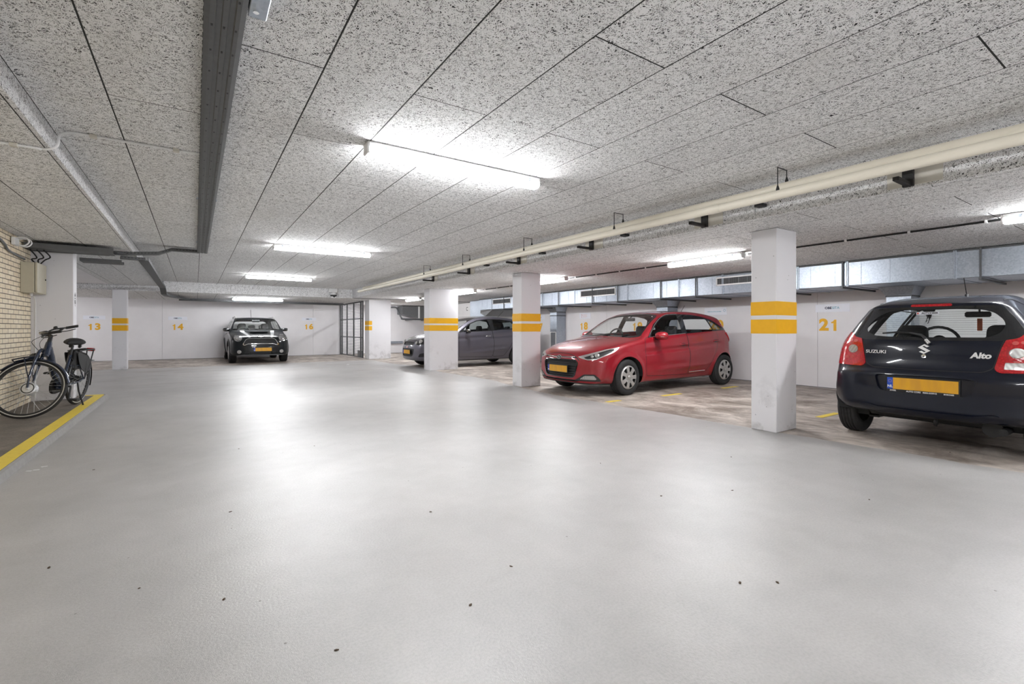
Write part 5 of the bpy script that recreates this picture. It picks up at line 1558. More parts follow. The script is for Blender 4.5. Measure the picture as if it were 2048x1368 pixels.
def build_marks():
    P = 'orange-yellow painted parking number '
    parking_mark('21', 'X-', 4.16, 1.19, P+'21 left of the blue-black car', 'obesita', 4.11, .58, .15)
    parking_mark('20', 'X-', 6.50, 1.20, P+'20 partly hidden by the tail of the red car', 'teal', 6.52, .56, .17)
    parking_mark('19', 'X-', 8.85, 1.18, P+'19 seen through the windows of the red car')
    parking_mark('18', 'X-', 10.98, 1.20, P+'18 left of the red car roof', 'red', 10.92, .5, .18)
    parking_mark('17', 'X-', 13.25, 1.19, P+'17 behind the second striped column', 'obesita', 13.25, .58, .15)
    parking_mark('13', 'Y-', -2.885, 1.19, P+'13 on the rear wall left of the slim column', 'obesita', -2.885, .58, .13)
    parking_mark('14', 'Y-', -.54, 1.19, P+'14 on the rear wall right of the slim column', 'obesita', -.53, .58, .13)
    parking_mark('16', 'Y-', 4.02, 1.21, P+'16 on the rear wall near the wire gate', 'obesita', 4.03, .56, .13)
    # floor dashes between the bays
    lab = ['yellow floor dash behind the nearest column, beside the blue-black car', 'yellow floor dash nearest the lane in front of the red car', 'middle yellow floor dash beside the red car front wheel', 'yellow floor dash under the rear wheel of the red car']
    for (x, y, l), lb in zip(((6.85, 2.87, .55), (5.40, 5.27, .3), (6.75, 5.24, .5), (8.55, 5.29, .5)), lab):
        m = MB(); m.prism(rounded([(-l/2, -.045), (l/2, -.04), (l/2, .045), (-l/2, .04)], .01), 0, .002, 'XY')
        o = m.build('bay_marking', M['yline']); o.location = (x, y, .0005); tag(o, lb, 'marking')
    # litter
    random.seed(11)
    pts = [(.41,1.72),(.93,1.7),(1.24,1.87),(1.2,2.7),(.18,3.38),(2.81,2.89),(2.0,1.19),(2.14,1.1),(3.68,1.3),(-.67,4.99),(-.57,3.06),(.95,4.84),(.34,5.11),(5.7,1.39),(2.6,2.1),(3.1,1.9),(.1,2.3),(-.2,2.6),(3.9,2.4)]
    for i, (x, y) in enumerate(pts):
        m = MB(); s = random.uniform(.004, .007); n = 9
        v = [(s*1.8*math.cos(2*PI*k/n)*random.uniform(.7,1), s*math.sin(2*PI*k/n)*random.uniform(.6,1), random.uniform(.001,.004)) for k in range(n)]
        m.add(v+[(0,0,.005)], [(k, (k+1) % n, n) for k in range(n)]); m.add([(p[0],p[1],.0004) for p in v], [tuple(range(n))])
        o = m.build('dry_leaf', M['brown']); o.location = (x, y, .0002); o.rotation_euler = (0,0,random.uniform(0,6))
        tag(o, 'tiny dry brown leaf crumb lying on the grey lane floor', 'leaf', 'leaf crumbs on the lane floor')
    for (x, y) in ((-1.09,5.23),(-1.05,5.24),(-1.02,5.33),(4.0,15.3)):
        m = MB(); m.prism(rounded([(-.02,-.008),(.02,-.01),(.018,.009),(-.018,.012)], .004), 0, .002, 'XY')
        if y > 10: m.xf(Matrix.Scale(3.5, 4))
        o = m.build('paper_scrap', M['paper']); o.location = (x, y, .0005); o.rotation_euler = (0,0,x*9)
        tag(o, 'small white paper scrap on the floor beside the yellow kerb' if y < 10 else 'white flat scrap on the lane floor before the wire gate', 'litter', 'paper scraps by the kerb' if y < 10 else None)

def build_duct():
    r = empty('air_duct', (9.3, 5, 2.0), 0, 'long galvanised air duct hung under the ceiling along the right wall', 'duct')
    x0, x1, z0, z1 = 8.7, 9.9, 1.815, ZS-.012
    def L(mb): mb.xf(Matrix.Translation((-9.3, -5, -2.0))); return mb
    m = MB(); m.bbox(x0, x1, -6.9, 15.2, z0, z1, .004); L(m).build('duct_body', M['galv'], r)
    ribs = []
    y = -2.0
    while y < 15.1:
        ribs.append(y); y += .37
    m = MB()
    for y in ribs: m.bbox(x0-.004, x0+.002, y-.005, y+.005, z0+.01, z1-.01, .0015); m.bbox(x0, x1, y-.005, y+.005, z0-.004, z0+.002, .0015)
    L(m).build('pressed_ribs', M['galv'], r)
    for y in (-1.3, .35, 2.07, 3.37, 4.12, 5.53, 6.56, 8.03, 9.95, 11.4, 12.9, 14.35):
        m = MB(); m.bbox(x0-.014, x0+.002, y-.018, y-.003, z0-.006, z1, .002); m.bbox(x0-.014, x0+.002, y+.003, y+.018, z0-.006, z1, .002); m.bbox(x0, x1, y-.018, y+.018, z0-.012, z0+.002, .002)
        L(m).build('duct_flange', M['galv'], r)
    for y in (-.3, 1.78, 3.40, 4.45, 6.1, 7.0, 8.3, 9.2, 10.6, 11.9, 13.5):
        m = MB(); m.bbox(x0-.035, x0-.015, y+.02, y+.04, z0-.03, z1, .002); m.bbox(x0-.05, x1+.05, y+.015, y+.045, z0-.045, z0-.015, .003)
        L(m).build('support_bracket', M['traydark'], r)
    m = MB(); m.tube([(x0+.0, -6, z1-.012), (x0+.0, 15.2, z1-.012)], .012, 8); L(m).build('top_seal', M['traydark'], r)
    for (y, w, h) in ((9.06, 1.3, .19), (13.7, 1.15, .19), (5.2, .95, .17)):
        z = 2.065
        m = MB(); b = .028
        m.bbox(x0-.016, x0, y-w/2, y+w/2, z+h/2-b, z+h/2, .003); m.bbox(x0-.016, x0, y-w/2, y+w/2, z-h/2, z-h/2+b, .003)
        m.bbox(x0-.016, x0, y-w/2, y-w/2+b, z-h/2, z+h/2, .003); m.bbox(x0-.016, x0, y+w/2-b, y+w/2, z-h/2, z+h/2, .003)
        g = L(m).build('air_grille', M['whitepl'], r)
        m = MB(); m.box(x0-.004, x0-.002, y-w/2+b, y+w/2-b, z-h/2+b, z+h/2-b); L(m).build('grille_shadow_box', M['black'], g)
        m = MB()
        k = y-w/2+b+.015
        while k < y+w/2-b-.01: m.box(x0-.012, x0-.005, k-.0025, k+.0025, z-h/2+b, z+h/2-b); k += .022
        for q in range(1, 5): m.box(x0-.010, x0-.006, y-w/2+b, y+w/2-b, z-h/2+b+q*(h-2*b)/5-.002, z-h/2+b+q*(h-2*b)/5+.002)
        m.box(x0-.015, x0-.005, y-.008, y+.008, z-h/2+b, z+h/2-b)
        L(m).build('grille_vanes', M['grey'], g)
    # vertical branches
    lb = ['short galvanised branch duct above the roof of the blue-black car', 'short galvanised branch duct above the roof of the red car', 'galvanised branch duct running down the wall behind the red car bonnet']
    for i, (y, zb) in enumerate(((2.98, .05), (7.72, .05), (12.0, .05))):
        r2 = empty('branch_duct', (9.75, y, 0), 0, lb[i], 'duct')
        xa = -.16; w = .165
        m = MB(); m.bbox(xa, .215, -w, w, zb, 1.55, .003); m.build('branch_body', M['galv'], r2)
        m = MB(); t = [(xa-.12, -w-.08), (.215, -w-.08), (.215, w+.08), (xa-.12, w+.08)]; b = [(xa, -w), (.215, -w), (.215, w), (xa, w)]
        vs = [(a, c, 1.812) for a, c in t]+[(a, c, 1.66) for a, c in b]
        m.add(vs, [(0,1,2,3),(4,5,6,7)]+[(k, (k+1) % 4, 4+(k+1) % 4, 4+k) for k in range(4)]); m.box(xa, .215, -w, w, 1.54, 1.662); m.build('tapered_collar', M['galv'], r2)
        m = MB(); m.bbox(xa-.012, .215, -w-.012, w+.012, 1.535, 1.56, .003); m.bbox(xa-.012, .215, -w-.012, w+.012, 1.65, 1.67, .003); m.build('branch_flange', M['traydark'], r2)
        if i == 2:
            m = MB(); b = .02; z0_, z1_ = .45, 1.03
            for q in ((-w+.02, -w+.04, z0_, z1_), (w-.04, w-.02, z0_, z1_), (-w+.02, w-.02, z0_, z0_+b), (-w+.02, w-.02, z1_-b, z1_)): m.bbox(xa-.02, xa, q[0], q[1], q[2], q[3], .002)
            g = m.build('air_grille', M['whitepl'], r2)
            m = MB()
            for k in range(22): m.box(xa-.012, xa-.004, -w+.04, w-.04, z0_+.03+k*.024, z0_+.042+k*.024)
            m.build('grille_vanes', M['grey'], g)

def build_far_bay():
    m = MB(); m.bbox(8.95, 9.95, 15.3, 16.4, 1.6, ZS-.02, .004); o = m.build('duct_end_box', M['galv']); tag(o, 'blue-grey galvanised box at the far end of the wall duct', 'duct')
    m = MB(); m.box(8.945, 8.95, 15.55, 15.6, 1.98, 2.03); m.build('inspection_cap', M['black'], o)
    m = MB(); m.add([(8.7,14.3,1.80),(8.7,15.15,1.80),(8.75,15.25,1.70),(8.75,14.9,1.58),(9.9,14.3,1.80),(9.9,15.15,1.80),(9.9,15.25,1.70),(9.9,14.9,1.58)], [(0,1,2,3),(4,5,6,7),(0,1,5,4),(1,2,6,5),(2,3,7,6),(3,0,4,7)])
    o = m.build('sloping_duct', M['galvdark']); tag(o, 'grey sloping duct piece above the roof of the slate-grey car', 'duct')
    m = MB(); m.bbox(9.25, 9.95, 16.6, 18.2, 1.62, ZS-.03, .006); o = m.build('wall_cabinet', M['whitepl']); tag(o, 'white wall cabinet marked with a black C beyond the wide column', 'cabinet')
    vs, fs = text_mesh('C', .22, .001, .003); m = MB(); m.add([(9.248-v[2], 17.2-v[0], 1.93+v[1]) for v in vs], fs); m.build('cabinet_letter', M['black'], o, recalc=False)
    m = MB(); m.bbox(9.2, 9.26, 16.58, 16.66, 1.6, ZS-.03, .004); m.build('cabinet_post', M['whitepl'], o)
    m = MB()
    m.add([(7.9,20.9,2.17),(XW,20.9,2.17),(XW,20.9,1.60),(8.5,20.9,1.66),(7.9,20.9,1.80),(7.9,21.58,2.17),(XW,21.58,2.17),(XW,21.58,1.60),(8.5,21.58,1.66),(7.9,21.58,1.80)], [(0,1,2,3,4),(5,6,7,8,9)]+[(k,(k+1)%5,5+(k+1)%5,5+k) for k in range(5)])
    o = m.build('rear_wall_duct', M['galvdark']); tag(o, 'dull blue-grey duct on the far wall between pier and wide column', 'duct')
    m = MB(); m.bbox(8.66, 8.74, 20.87, 20.9, 1.62, 2.17, .003); m.build('duct_joint_strip', M['whitepl'], o)
    m = MB(); m.tube(curve3([(7.5,21.4,2.12),(7.68,21.3,2.12),(7.76,21.2,2.05),(7.78,20.85,1.72),(7.84,20.8,1.60),(8.0,20.8,1.57),(9.9,20.8,1.57)], 5), .035, 10); o = m.build('drain_pipe', M['traydark']); tag(o, 'dark bent drain pipe under the far rear wall duct', 'pipe')
    for x in (8.3, 9.1): 
        mm = MB(); mm.bbox(x-.02, x+.02, 20.76, 21.595, 1.52, 1.55, .003); mm.build('pipe_bracket', M['galvdark'], o)
    m = MB(); m.bbox(7.3, 8.15, 21.5, 21.6, .44, .55, .01); o = m.build('guard_rail', M['galv']); tag(o, 'low grey guard rail on the far wall right of the pier', 'rail')

def build_gate():
    r = empty('wire_gate', (5.32, 20, 0), 0, 'dark steel gate with horizontal wire infill between rear wall and pier', 'gate')
    ys = [21.56, 21.28, 20.48, 19.47, 18.5, 18.24]
    y0, y1, za, zb = 18.22, 21.58, .02, 2.18
    for k, y in enumerate(ys):
        m = MB(); w = .028 if k not in (0, 4) else .04
        m.bbox(-.025, .025, y-20-w/2, y-20+w/2, za, zb, .003); m.build('gate_post', M['traydark'], r)
    for z in (.04, .79, 1.52, 2.17):
        m = MB(); m.bbox(-.02, .02, y0-20, y1-20, z-.02, z+.02, .003); m.build('gate_rail', M['traydark'], r)
    m = MB(); z = .1
    while z < 2.15:
        m.box(-.003, .003, y0-20, y1-20, z-.006, z+.006); z += .062
    k = y0
    while k < y1: m.box(.004, .008, k-20-.002, k-20+.002, .05, 2.16); k += .2
    m.build('wire_infill', M['traydark'], r)
    m = MB(); m.bbox(-.012, .012, 18.24-20, 18.9-20, .04, .28, .003); m.build('kick_plate', M['galvdark'], r)
    # tall pipes and locker seen through the gate
    for (x, y, w, lb) in ((5.9, 19.0, .10, 'tall grey post behind the wire gate next to the pier'), (6.2, 20.3, .09, 'tall grey post behind the middle of the wire gate')):
        m = MB(); m.bbox(x-w/2, x+w/2, y-w/2, y+w/2, 0, 1.35, .01); m.bbox(x-w/2-.02, x+w/2+.02, y-w/2-.02, y+w/2+.02, 0, .05, .01); o = m.build('bollard_post', M['galvdark']); tag(o, lb, 'post')

def build_pipes():
    for (x, z, lb) in ((4.13, 2.262, 'lower cream pipe of the pair hung along the beam'), (4.28, 2.36, 'upper cream pipe of the pair hung along the beam')):
        r = empty('cream_pipe', (x, 6, z), 0, lb, 'pipe')
        m = MB(); m.tube([(0, -13, 0), (0, 8.6, 0)], .0385, 20); m.build('pipe_run', M['cream'], r)
        for y in (-3.3, 2.6, 8.5):
            m = MB(); m.tube([(0, y-.05, 0), (0, y+.05, 0)], .041, 20); m.build('pipe_sleeve', M['cream'], r)
    g = 'rod hangers of the cream pipes'
    n = ['closest in the picture to the right edge', 'second from the right', 'third from the right', 'fourth from the right', 'farthest away']
    for i, y in enumerate((2.12, 4.02, 5.88, 7.85, 9.65)):
        r = empty('pipe_hanger', (4.2, y, ZC), 0, 'thin black two-rod pipe hanger, '+n[i], 'hanger', g)
        for (x, zb) in ((-.07, 2.262+.0385), (.08, 2.36+.0385)):
            m = MB(); m.tube([(x, 0, .0), (x, 0, zb+.03-ZC)], .0045, 6); m.lathe([(.001, zb+.045-ZC), (.006, zb+.04-ZC), (.014, zb+.012-ZC), (.014, zb+.0-ZC)], 'Z', c=(x, 0, 0), n=10)
            m.build('hanger_rod', M['black'], r)
        m = MB(); m.box(-.075, .085, -.004, .004, -.006, -.001); m.build('hanger_bar', M['black'], r)
    g = 'black wall brackets on the beam'
    n = ['nearest the camera', 'second from the camera', 'third from the camera', 'fourth from the camera', 'fifth from the camera', 'farthest from the camera']
    for i, y in enumerate((1.36, 3.12, 4.88, 6.66, 8.43, 10.15)):
        r = empty('beam_bracket', (XB, y, ZS), 0, 'black angle bracket with cream back plate on the beam, '+n[i], 'bracket', g)
        m = MB(); m.bbox(-.012, -.001, -.20, .14, .01, ZC-ZS-.01, .002); m.build('back_plate', M['creamplate'], r)
        m = MB(); m.bbox(-.045, -.013, -.035, .035, .0, .16, .003); m.build('bracket_upright', M['black'], r)
        m = MB(); m.bbox(-.28, -.04, -.02, .02, .004, .034, .003); m.build('bracket_arm', M['black'], r)
    for i, y in enumerate((2.5, 4.25, 5.98, 7.7)):
        m = MB(); m.bbox(-.09, -.001, -.04, .04, .0, .028, .003)
        o = m.build('pipe_clip', M['black']); o.location = (XB, y, 2.30); 
        m2 = MB(); m2.tube([(-.05, 0, .028), (-.05, 0, .045)], .008, 8); m2.build('clip_bolt', M['black'], o)
        tag(o, 'small black clip under the cream pipes between two brackets, '+['nearest the camera', 'second nearest', 'third nearest', 'farthest'][i], 'clip', 'pipe clips')
    # conduit between the bay lights
    m = MB(); m.tube([(6.62, -5, ZS-.016), (6.62, 14.5, ZS-.016)], .011, 8); o = m.build('ceiling_conduit', M['black']); tag(o, 'thin black cable conduit along the soffit beside the bay lights', 'conduit')
    m = MB()
    y = -3.0
    while y < 14: m.bbox(6.60, 6.64, y-.012, y+.012, ZS-.032, ZS-.001, .003); y += .62
    m.build('conduit_saddles', M['whitepl'], o)
    # drain pipe holes marks under the beam near the right edge
def build_trays():
    r = empty('cable_tray', (.105, 4, ZC-.066), 0, 'long grey steel cable tray running overhead along the lane', 'cable tray')
    m = MB(); y0, y1 = -9, 5.85
    w = .075
    prof = [(-w, .052), (-w, .0), (-w+.02, -.004), (-.035, -.004), (-.030, .002), (-.012, .002), (-.008, -.003), (.012, -.003), (.016, .002), (.034, .002), (.039, -.004), (w-.02, -.004), (w, .0), (w, .052),
            (w-.003, .052), (w-.003, .003), (.0, .008), (-w+.003, .003), (-w+.003, .052)]
    m.prism(prof, y0, y1, 'XZ'); m.cur = 1
    y = -4.0
    while y < 5.8:
        for x in (-.045, .0, .045): m.box(x-.004, x+.004, y-.008, y+.008, -.0048, .0)
        y += .22
    y = -4.0
    while y < 5.8:
        for s in (-1, 1): m.box(s*w-.002, s*w+.002, y-.012, y+.012, .024, .034)
        y += .07
    m.build('tray_channel', [M['tray'], M['black']], r)
    m = MB()
    for y in (-1.75, 2.0, 5.0): m.bbox(-.09, .09, y-.02, y+.02, .053, .065, .002)
    m.build('tray_hanger', M['galv'], r)
    m = MB(); m.bbox(w+.005, w+.075, -2.02, -1.72, .0, .064, .004); b = m.build('tray_clamp', M['galv'], r)
    m = MB(); m.tube([(w+.03, -1.9, -.01), (w+.03, -1.9, .05)], .018, 10); m.tube([(w+.03, -1.78, -.01), (w+.03, -1.78, .05)], .012, 8); m.build('clamp_bolt', M['chrome'], b)
    # cross trays towards the pier
    def tray(pts, w, h, name, label, mat='tray', holes=True):
        P = [Vector(p) for p in pts]; m = MB(); rr = []
        for i in range(len(P)-1):
            a, b = P[i], P[i+1]; d = (b-a).normalized(); s = d.cross(Vector((0,0,1))).normalized()*w/2; u = Vector((0,0,h))
            e = d*.0
            for (o1, o2, hh) in ((-1, 1, None),):
                q = [a-s-e, a+s-e, b+s+e, b-s+e]; t = Vector((0,0,.004))
                m.add([*q, *[p+t for p in q]], [(0,1,2,3),(4,5,6,7),(0,1,5,4),(1,2,6,5),(2,3,7,6),(3,0,4,7)])
            for sg in (-1, 1):
                c0, c1 = a+s*sg, b+s*sg; k = d.cross(Vector((0,0,1))).normalized()*.003*sg
                q = [c0-k, c0+k, c1+k, c1-k]; m.add([*q, *[p+u for p in q]], [(0,1,2,3),(4,5,6,7),(0,1,5,4),(1,2,6,5),(2,3,7,6),(3,0,4,7)])
        o = m.build(name, M[mat]); tag(o, label, 'cable tray')
        if holes:
            m = MB()
            for i in range(len(P)-1):
                a, b = P[i], P[i+1]; d = (b-a).normalized(); s = d.cross(Vector((0,0,1))).normalized(); L = (b-a).length; k = .04
                while k < L-.03:
                    for sg in (-1, 1):
                        c = a+d*k+s*(w/2+.004)*sg+Vector((0,0,h*.5)); e = d*.011; f = Vector((0,0,.005)); g = s*.002
                        m.add([c-e-f-g, c+e-f-g, c+e+f-g, c-e+f-g, c-e-f+g, c+e-f+g, c+e+f+g, c-e+f+g], [(0,1,2,3),(4,5,6,7),(0,1,5,4),(1,2,6,5),(2,3,7,6),(3,0,4,7)])
                    k += .045
            m.build('tray_perforation', M['black'], o)
        return o
    tray([(.06, 9.80, 2.425), (-.32, 9.80, 2.425), (-.50, 9.80, 2.345), (-.95, 9.78, 2.30), (-1.1, 9.78, 2.30)], .10, .05, 'perforated_tray', 'perforated grey tray bending from the overhead tray to the pier')
    tray([(-1.02, 9.35, 2.245), (XL+.02, 9.3, 2.245)], .32, .07, 'wide_cable_tray', 'wide dull grey tray in front of the broad pier top', 'tray', False)
    tray([(-1.0, 10.2, 2.2), (-1.52, 10.2, 2.2)], .30, .05, 'short_cable_tray', 'short flat tray piece right behind the broad pier', 'tray', False)
    tray([(-.70, 10.1, 2.27), (-1.02, 10.05, 2.27)], .12, .045, 'perforated_link_tray', 'short perforated tray link below the lower ceiling step')
    tray([(-.72, 10.1, 2.27), (-.76, 16.6, 2.27), (-.74, 16.9, 2.11), (-.70, 17.6, 2.10), (-.2, 19.9, 2.12), (5.1, 20.3, 2.12)], .13, .055, 'long_cable_tray', 'grey tray running back beside the ceiling step and along the rear wall', 'traydark', False)
    m = MB(); m.tube([(-.45, 19.5, 2.10), (5.1, 19.9, 2.10)], .025, 8); o = m.build('rear_pipe', M['traydark']); tag(o, 'thin dark pipe parallel to the tray near the rear wall', 'pipe')
    # black void with cables above the wide tray
    random.seed(4)
    for k in range(3):
        y = 9.24+.08*k; pts = curve3([(XL+.02, y, 2.27+.005*k), (-1.7, y+random.uniform(-.05,.05), 2.29), (-1.35, y+random.uniform(-.05,.05), 2.30+random.uniform(0,.02)), (-1.03, y+random.uniform(-.03,.15), 2.275), (-.9, 9.75+.02*k, 2.32)], 5)
        m = MB(); m.tube(pts, random.uniform(.006, .011), 6); o = m.build('loose_cable', M['black']); tag(o, 'black cable lying in the wide tray before the broad pier', 'cable', 'loose black cables in the wide tray')
    for k in range(3):
        x = -1.93+.07*k; pts = curve3([(x, 9.32, 2.24), (x+.05, 9.42, 2.14+.01*k), (x-.02, 9.50, 2.12), (-1.88+.03*k, 9.40-.04*k, 2.045)], 5)
        m = MB(); m.tube(pts, .009, 6); o = m.build('loose_cable', M['black']); tag(o, 'black cable hanging from the wide tray into the beige box', 'cable', 'black cables above the beige box')
    m = MB(); m.box(XL, -1.1, 9.55, 9.599, 2.25, 2.34); o = m.build('void_shade', M['black']); tag(o, 'black box painting the dark void between wide tray and ceiling at the pier top', 'painted_shade')  # black box stands in for the shade of the void above the tray
    # beige cabinet
    r = empty('electrical_cabinet', (XL, 9.33, 1.62), 0, 'beige electrical cabinet on the brick wall beside the broad pier', 'cabinet')
    m = MB(); m.bbox(.002, .140, -.24, .24, 0, .42, .005); m.build('cabinet_case', M['beige'], r)
    m = MB(); m.box(.140, .145, -.232, .232, .008, .412); m.build('door_seal', M['black'], r)
    m = MB(); m.bbox(.145, .172, -.24, .24, 0, .42, .006); d = m.build('cabinet_door', M['beige'], r)
    m = MB(); m.tube([(.172, .17, .21), (.180, .17, .21)], .012, 12); m.build('cabinet_lock', M['black'], d)
    m = MB(); m.tube([(.07, -.05, -.0), (.07, -.05, -.035)], .015, 10); m.build('cable_gland', M['whitepl'], r)
    m = MB(); m.tube([(XL+.08, 9.38, 1.58), (XL+.06, 9.55, 1.5), (XL+.05, 9.590, 1.0), (XL+.05, 9.590, .1)], .007, 6); o = m.build('wall_cable', M['whitepl']); tag(o, 'thin white cable running down the pier below the beige cabinet', 'cable')
    # white bent brackets top left
    r = empty('floodlight', (XL, 8.75, 2.26), 0, 'small white wall lamp under the ceiling at the top of the brick wall', 'lamp')
    m = MB(); m.bbox(.01, .05, -.09, .09, -.05, .05, .006); m.build('lamp_back_plate', M['whitepl'], r)
    m = MB()
    for y in (-.05, .07): m.tube(curve3([(.05, y, .045), (.14, y, .05), (.17, y, .0), (.13, y, -.05), (.06, y, -.045)], 5), .009, 8)
    m.build('lamp_hook', M['whitepl'], r)
    m = MB(); m.tube(curve3([(XL+.015, 7.4, 2.25), (XL+.015, 8.0, 2.24), (XL+.02, 8.35, 2.18), (XL+.02, 8.5, 2.12), (XL+.02, 8.75, 2.10), (XL+.03, 9.15, 2.08)], 6), .014, 8); o = m.build('grey_conduit', M['galvdark']); tag(o, 'grey conduit curving along the top of the brick wall', 'conduit')
    # small conduits over the ceiling step
    def conduit(pts, rad, label, clips):
        m = MB(); m.tube(pts, rad, 8); o = m.build('thin_conduit', M['whitepl']); tag(o, label, 'conduit')
        for c in clips:
            mm = MB(); mm.bbox(c[0]-.02, c[0]+.02, c[1]-.018, c[1]+.018, c[2]-.012, c[2]+.014, .003); mm.build('conduit_clip', M['creamplate'], o)
    conduit([(-.72, 4.46, ZC-.012), (.06, 4.46, ZC-.012)], .009, 'thin white conduit from the ceiling step to the overhead tray', [(-.60, 4.46, ZC-.014), (-.12, 4.46, ZC-.014)])
    conduit(curve3([(XL, 4.46, ZL-.012), (-.98, 4.46, ZL-.012), (-.86, 4.46, ZL-.014), (-.79, 4.45, ZL+.02), (-.775, 4.46, ZC-.04), (-.72, 4.46, ZC-.012)], 5), .009, 'thin white conduit on the lower left ceiling curling over the step', [(-1.0, 4.46, ZL-.014), (-1.5, 4.46, ZL-.014)])
    # siren on the rear beam
    r = empty('alarm_siren', (3.93, 16.97, 2.47), 0, 'white alarm box with round siren on the rear beam', 'alarm')
    m = MB(); m.bbox(-.15, .13, -.10, 0, -.10, .028, .008); m.build('alarm_box', M['whitepl'], r)
    m = MB(); m.lathe([(.001, -.30), (.06, -.29), (.095, -.25), (.10, -.20), (.085, -.13), (.04, -.10), (.001, -.10)], 'Z', c=(0, -.09, 0), n=24); b = m.build('siren_bell', M['whitepl'], r)
    m = MB(); m.lathe([(.0965, -.245), (.102, -.22), (.102, -.20), (.0965, -.185)], 'Z', c=(0, -.09, 0), n=24); m.build('siren_ring', M['darkpl'], b)
    m = MB(); m.lathe([(.001, -.2), (.035, -.2), (.04, -.185)], 'Y', c=(0, 0, -.24), n=16); m.build('siren_nozzle', M['darkpl'], b)
# ---------------------------------------------------------------- the bicycle
def build_bike():
    r = empty('bicycle', (-1.385, 8.90, ZK+.0), 0, 'dark blue city bicycle with black saddle leaning on its stand by the brick wall', 'bicycle')
    lean = math.radians(-4)
    r.rotation_euler = (lean, 0, math.atan2(-.98, -.2))
    ax0 = Vector((1.05, 0, .36)); ax = Vector((-.342, 0, .94)).normalized()
    ST = Matrix.Translation(ax0) @ Matrix.Rotation(math.radians(-91), 4, ax) @ Matrix.Translation(-ax0)
    def steer(m): return m.xf(ST)
    def wheel(hub, steered, name, hubr):
        e = bpy.data.objects.new(name, None); link(e, r)
        X = (lambda m: steer(m)) if steered else (lambda m: m)
        m = MB(); c = hub; n = 72
        m.tube([(c[0]+.335*math.cos(2*PI*k/n), c[1], c[2]+.335*math.sin(2*PI*k/n)) for k in range(n)], .021, 12, closed=True); X(m).build('tyre', M['blackrub'], e)
        m = MB()
        for s in (-1, 1): m.lathe([(.340, .0), (.333, .001)], 'Y', c=(c[0], c[1]+s*.0185, c[2]), n=72)
        m2 = MB(); m2.lathe([(.325, -.0195), (.330, -.021), (.330, -.0205)], 'Y', c=c, n=72); 
        for s in (-1, 1): m2.lathe([(.324, s*.0200), (.331, s*.0215), (.336, s*.0205)], 'Y', c=c, n=72)
        X(m2).build('reflective_stripe', M['zinc'], e)
        m = MB(); m.lathe([(.300, -.012), (.316, -.014), (.318, -.010), (.318, .010), (.316, .014), (.300, .012), (.297, 0), (.300, -.012)], 'Y', c=c, n=72); X(m).build('rim', M['darkpl'], e)
        m = MB(); N = 32
        for k in range(N):
            s = 1 if k % 2 else -1; a = 2*PI*k/N; b = a+(.5 if (k//2) % 2 else -.5)*.7
            p = Vector((c[0]+hubr*math.cos(b), c[1]+s*.028, c[2]+hubr*math.sin(b))); q = Vector((c[0]+.30*math.cos(a), c[1]+s*.004, c[2]+.30*math.sin(a)))
            m.tube([p, q], .0016, 5)
        X(m).build('spokes', M['zinc'], e)
        m = MB()
        m.lathe([(.001, -.055), (.012, -.055), (.014, -.042), (.030, -.040), (hubr-.008, -.036), (hubr, -.03), (hubr+.002, -.026), (hubr-.004, -.02), (hubr-.004, .02), (hubr+.002, .026), (hubr, .03), (hubr-.008, .036), (.03, .040), (.014, .042), (.012, .055), (.001, .055)], 'Y', c=c, n=40)
        for s in (-1, 1):
            for k in range(16):
                a = 2*PI*k/16; m.lathe([(.001, s*.031), (.004, s*.033)], 'Y', c=(c[0]+(hubr-.006)*math.cos(a), c[1], c[2]+(hubr-.006)*math.sin(a)), n=6)
        X(m).build('hub', M['alu'] if steered else M['darkpl'], e)
        return e
    fh = (1.12, 0, .358); rh = (0, 0, .358)
    fw = wheel(fh, True, 'front_wheel', .075); rw = wheel(rh, False, 'rear_wheel', .045)
    m = MB()
    for s in (-1, 1): m.lathe([(.05, s*.0), (.062, s*.001)], 'Y', c=(fh[0], s*.0375, fh[2]), n=32)
    steer(m).build('hub_ring', M['darkpl'], fw)
    # fenders
    def fender(hub, a0, a1, steered, name, mat, w=.030, R=.372):
        m = MB(); n = 40; prof = [(-w, -.016), (-w*.8, -.003), (0, .004), (w*.8, -.003), (w, -.016)]
        vs = []
        for k in range(n+1):
            a = a0+(a1-a0)*k/n
            for (y, d) in prof: vs.append((hub[0]+(R+d)*math.cos(a), hub[1]+y, hub[2]+(R+d)*math.sin(a)))
        m.add(vs, [(5*k+j, 5*k+j+1, 5*k+j+6, 5*k+j+5) for k in range(n) for j in range(4)], True)
        if steered: steer(m)
        o = m.build(name, mat, r, recalc=False)
        so = o.modifiers.new('thick', 'SOLIDIFY'); so.thickness = .003
        return o
    fender(fh, .95, 3.30, True, 'front_fender', M['bikeblue']); rf = fender(rh, .55, 3.5, False, 'rear_fender', M['black'])
    # fork and steering column
    def axp(t, x=0, y=0): return ax0+ax*t+Vector((x, y, 0))
    m = MB()
    for s in (-1, 1):
        m.tube(curve3([(fh[0], s*.052, fh[2]), (fh[0]-.045, s*.054, fh[2]+.14), (fh[0]-.105, s*.056, fh[2]+.28), (fh[0]-.16, s*.052, fh[2]+.40), (fh[0]-.19, s*.02, fh[2]+.45)], 4), [.011]*4+[.013]*4+[.017]*9, 10)
    m.tube([axp(.38), axp(.43)], .032, 14); m.tube([(fh[0]-.19, -.045, fh[2]+.43), (fh[0]-.19, .045, fh[2]+.43)], .02, 10)
    steer(m).build('fork', M['bikeblue'], r)
    m = MB(); m.tube([axp(.40), axp(.46), axp(.52), axp(.56)], [.040, .036, .034, .030], 16); m.build('head_tube', M['bikeblue'], r)
    m = MB(); m.tube([axp(.55), axp(.60), axp(.655)], [.026, .022, .020], 14); m.tube([axp(.645), axp(.665, .03), axp(.68, .075)], .019, 12); steer(m).build('stem', M['blackgl'], r)
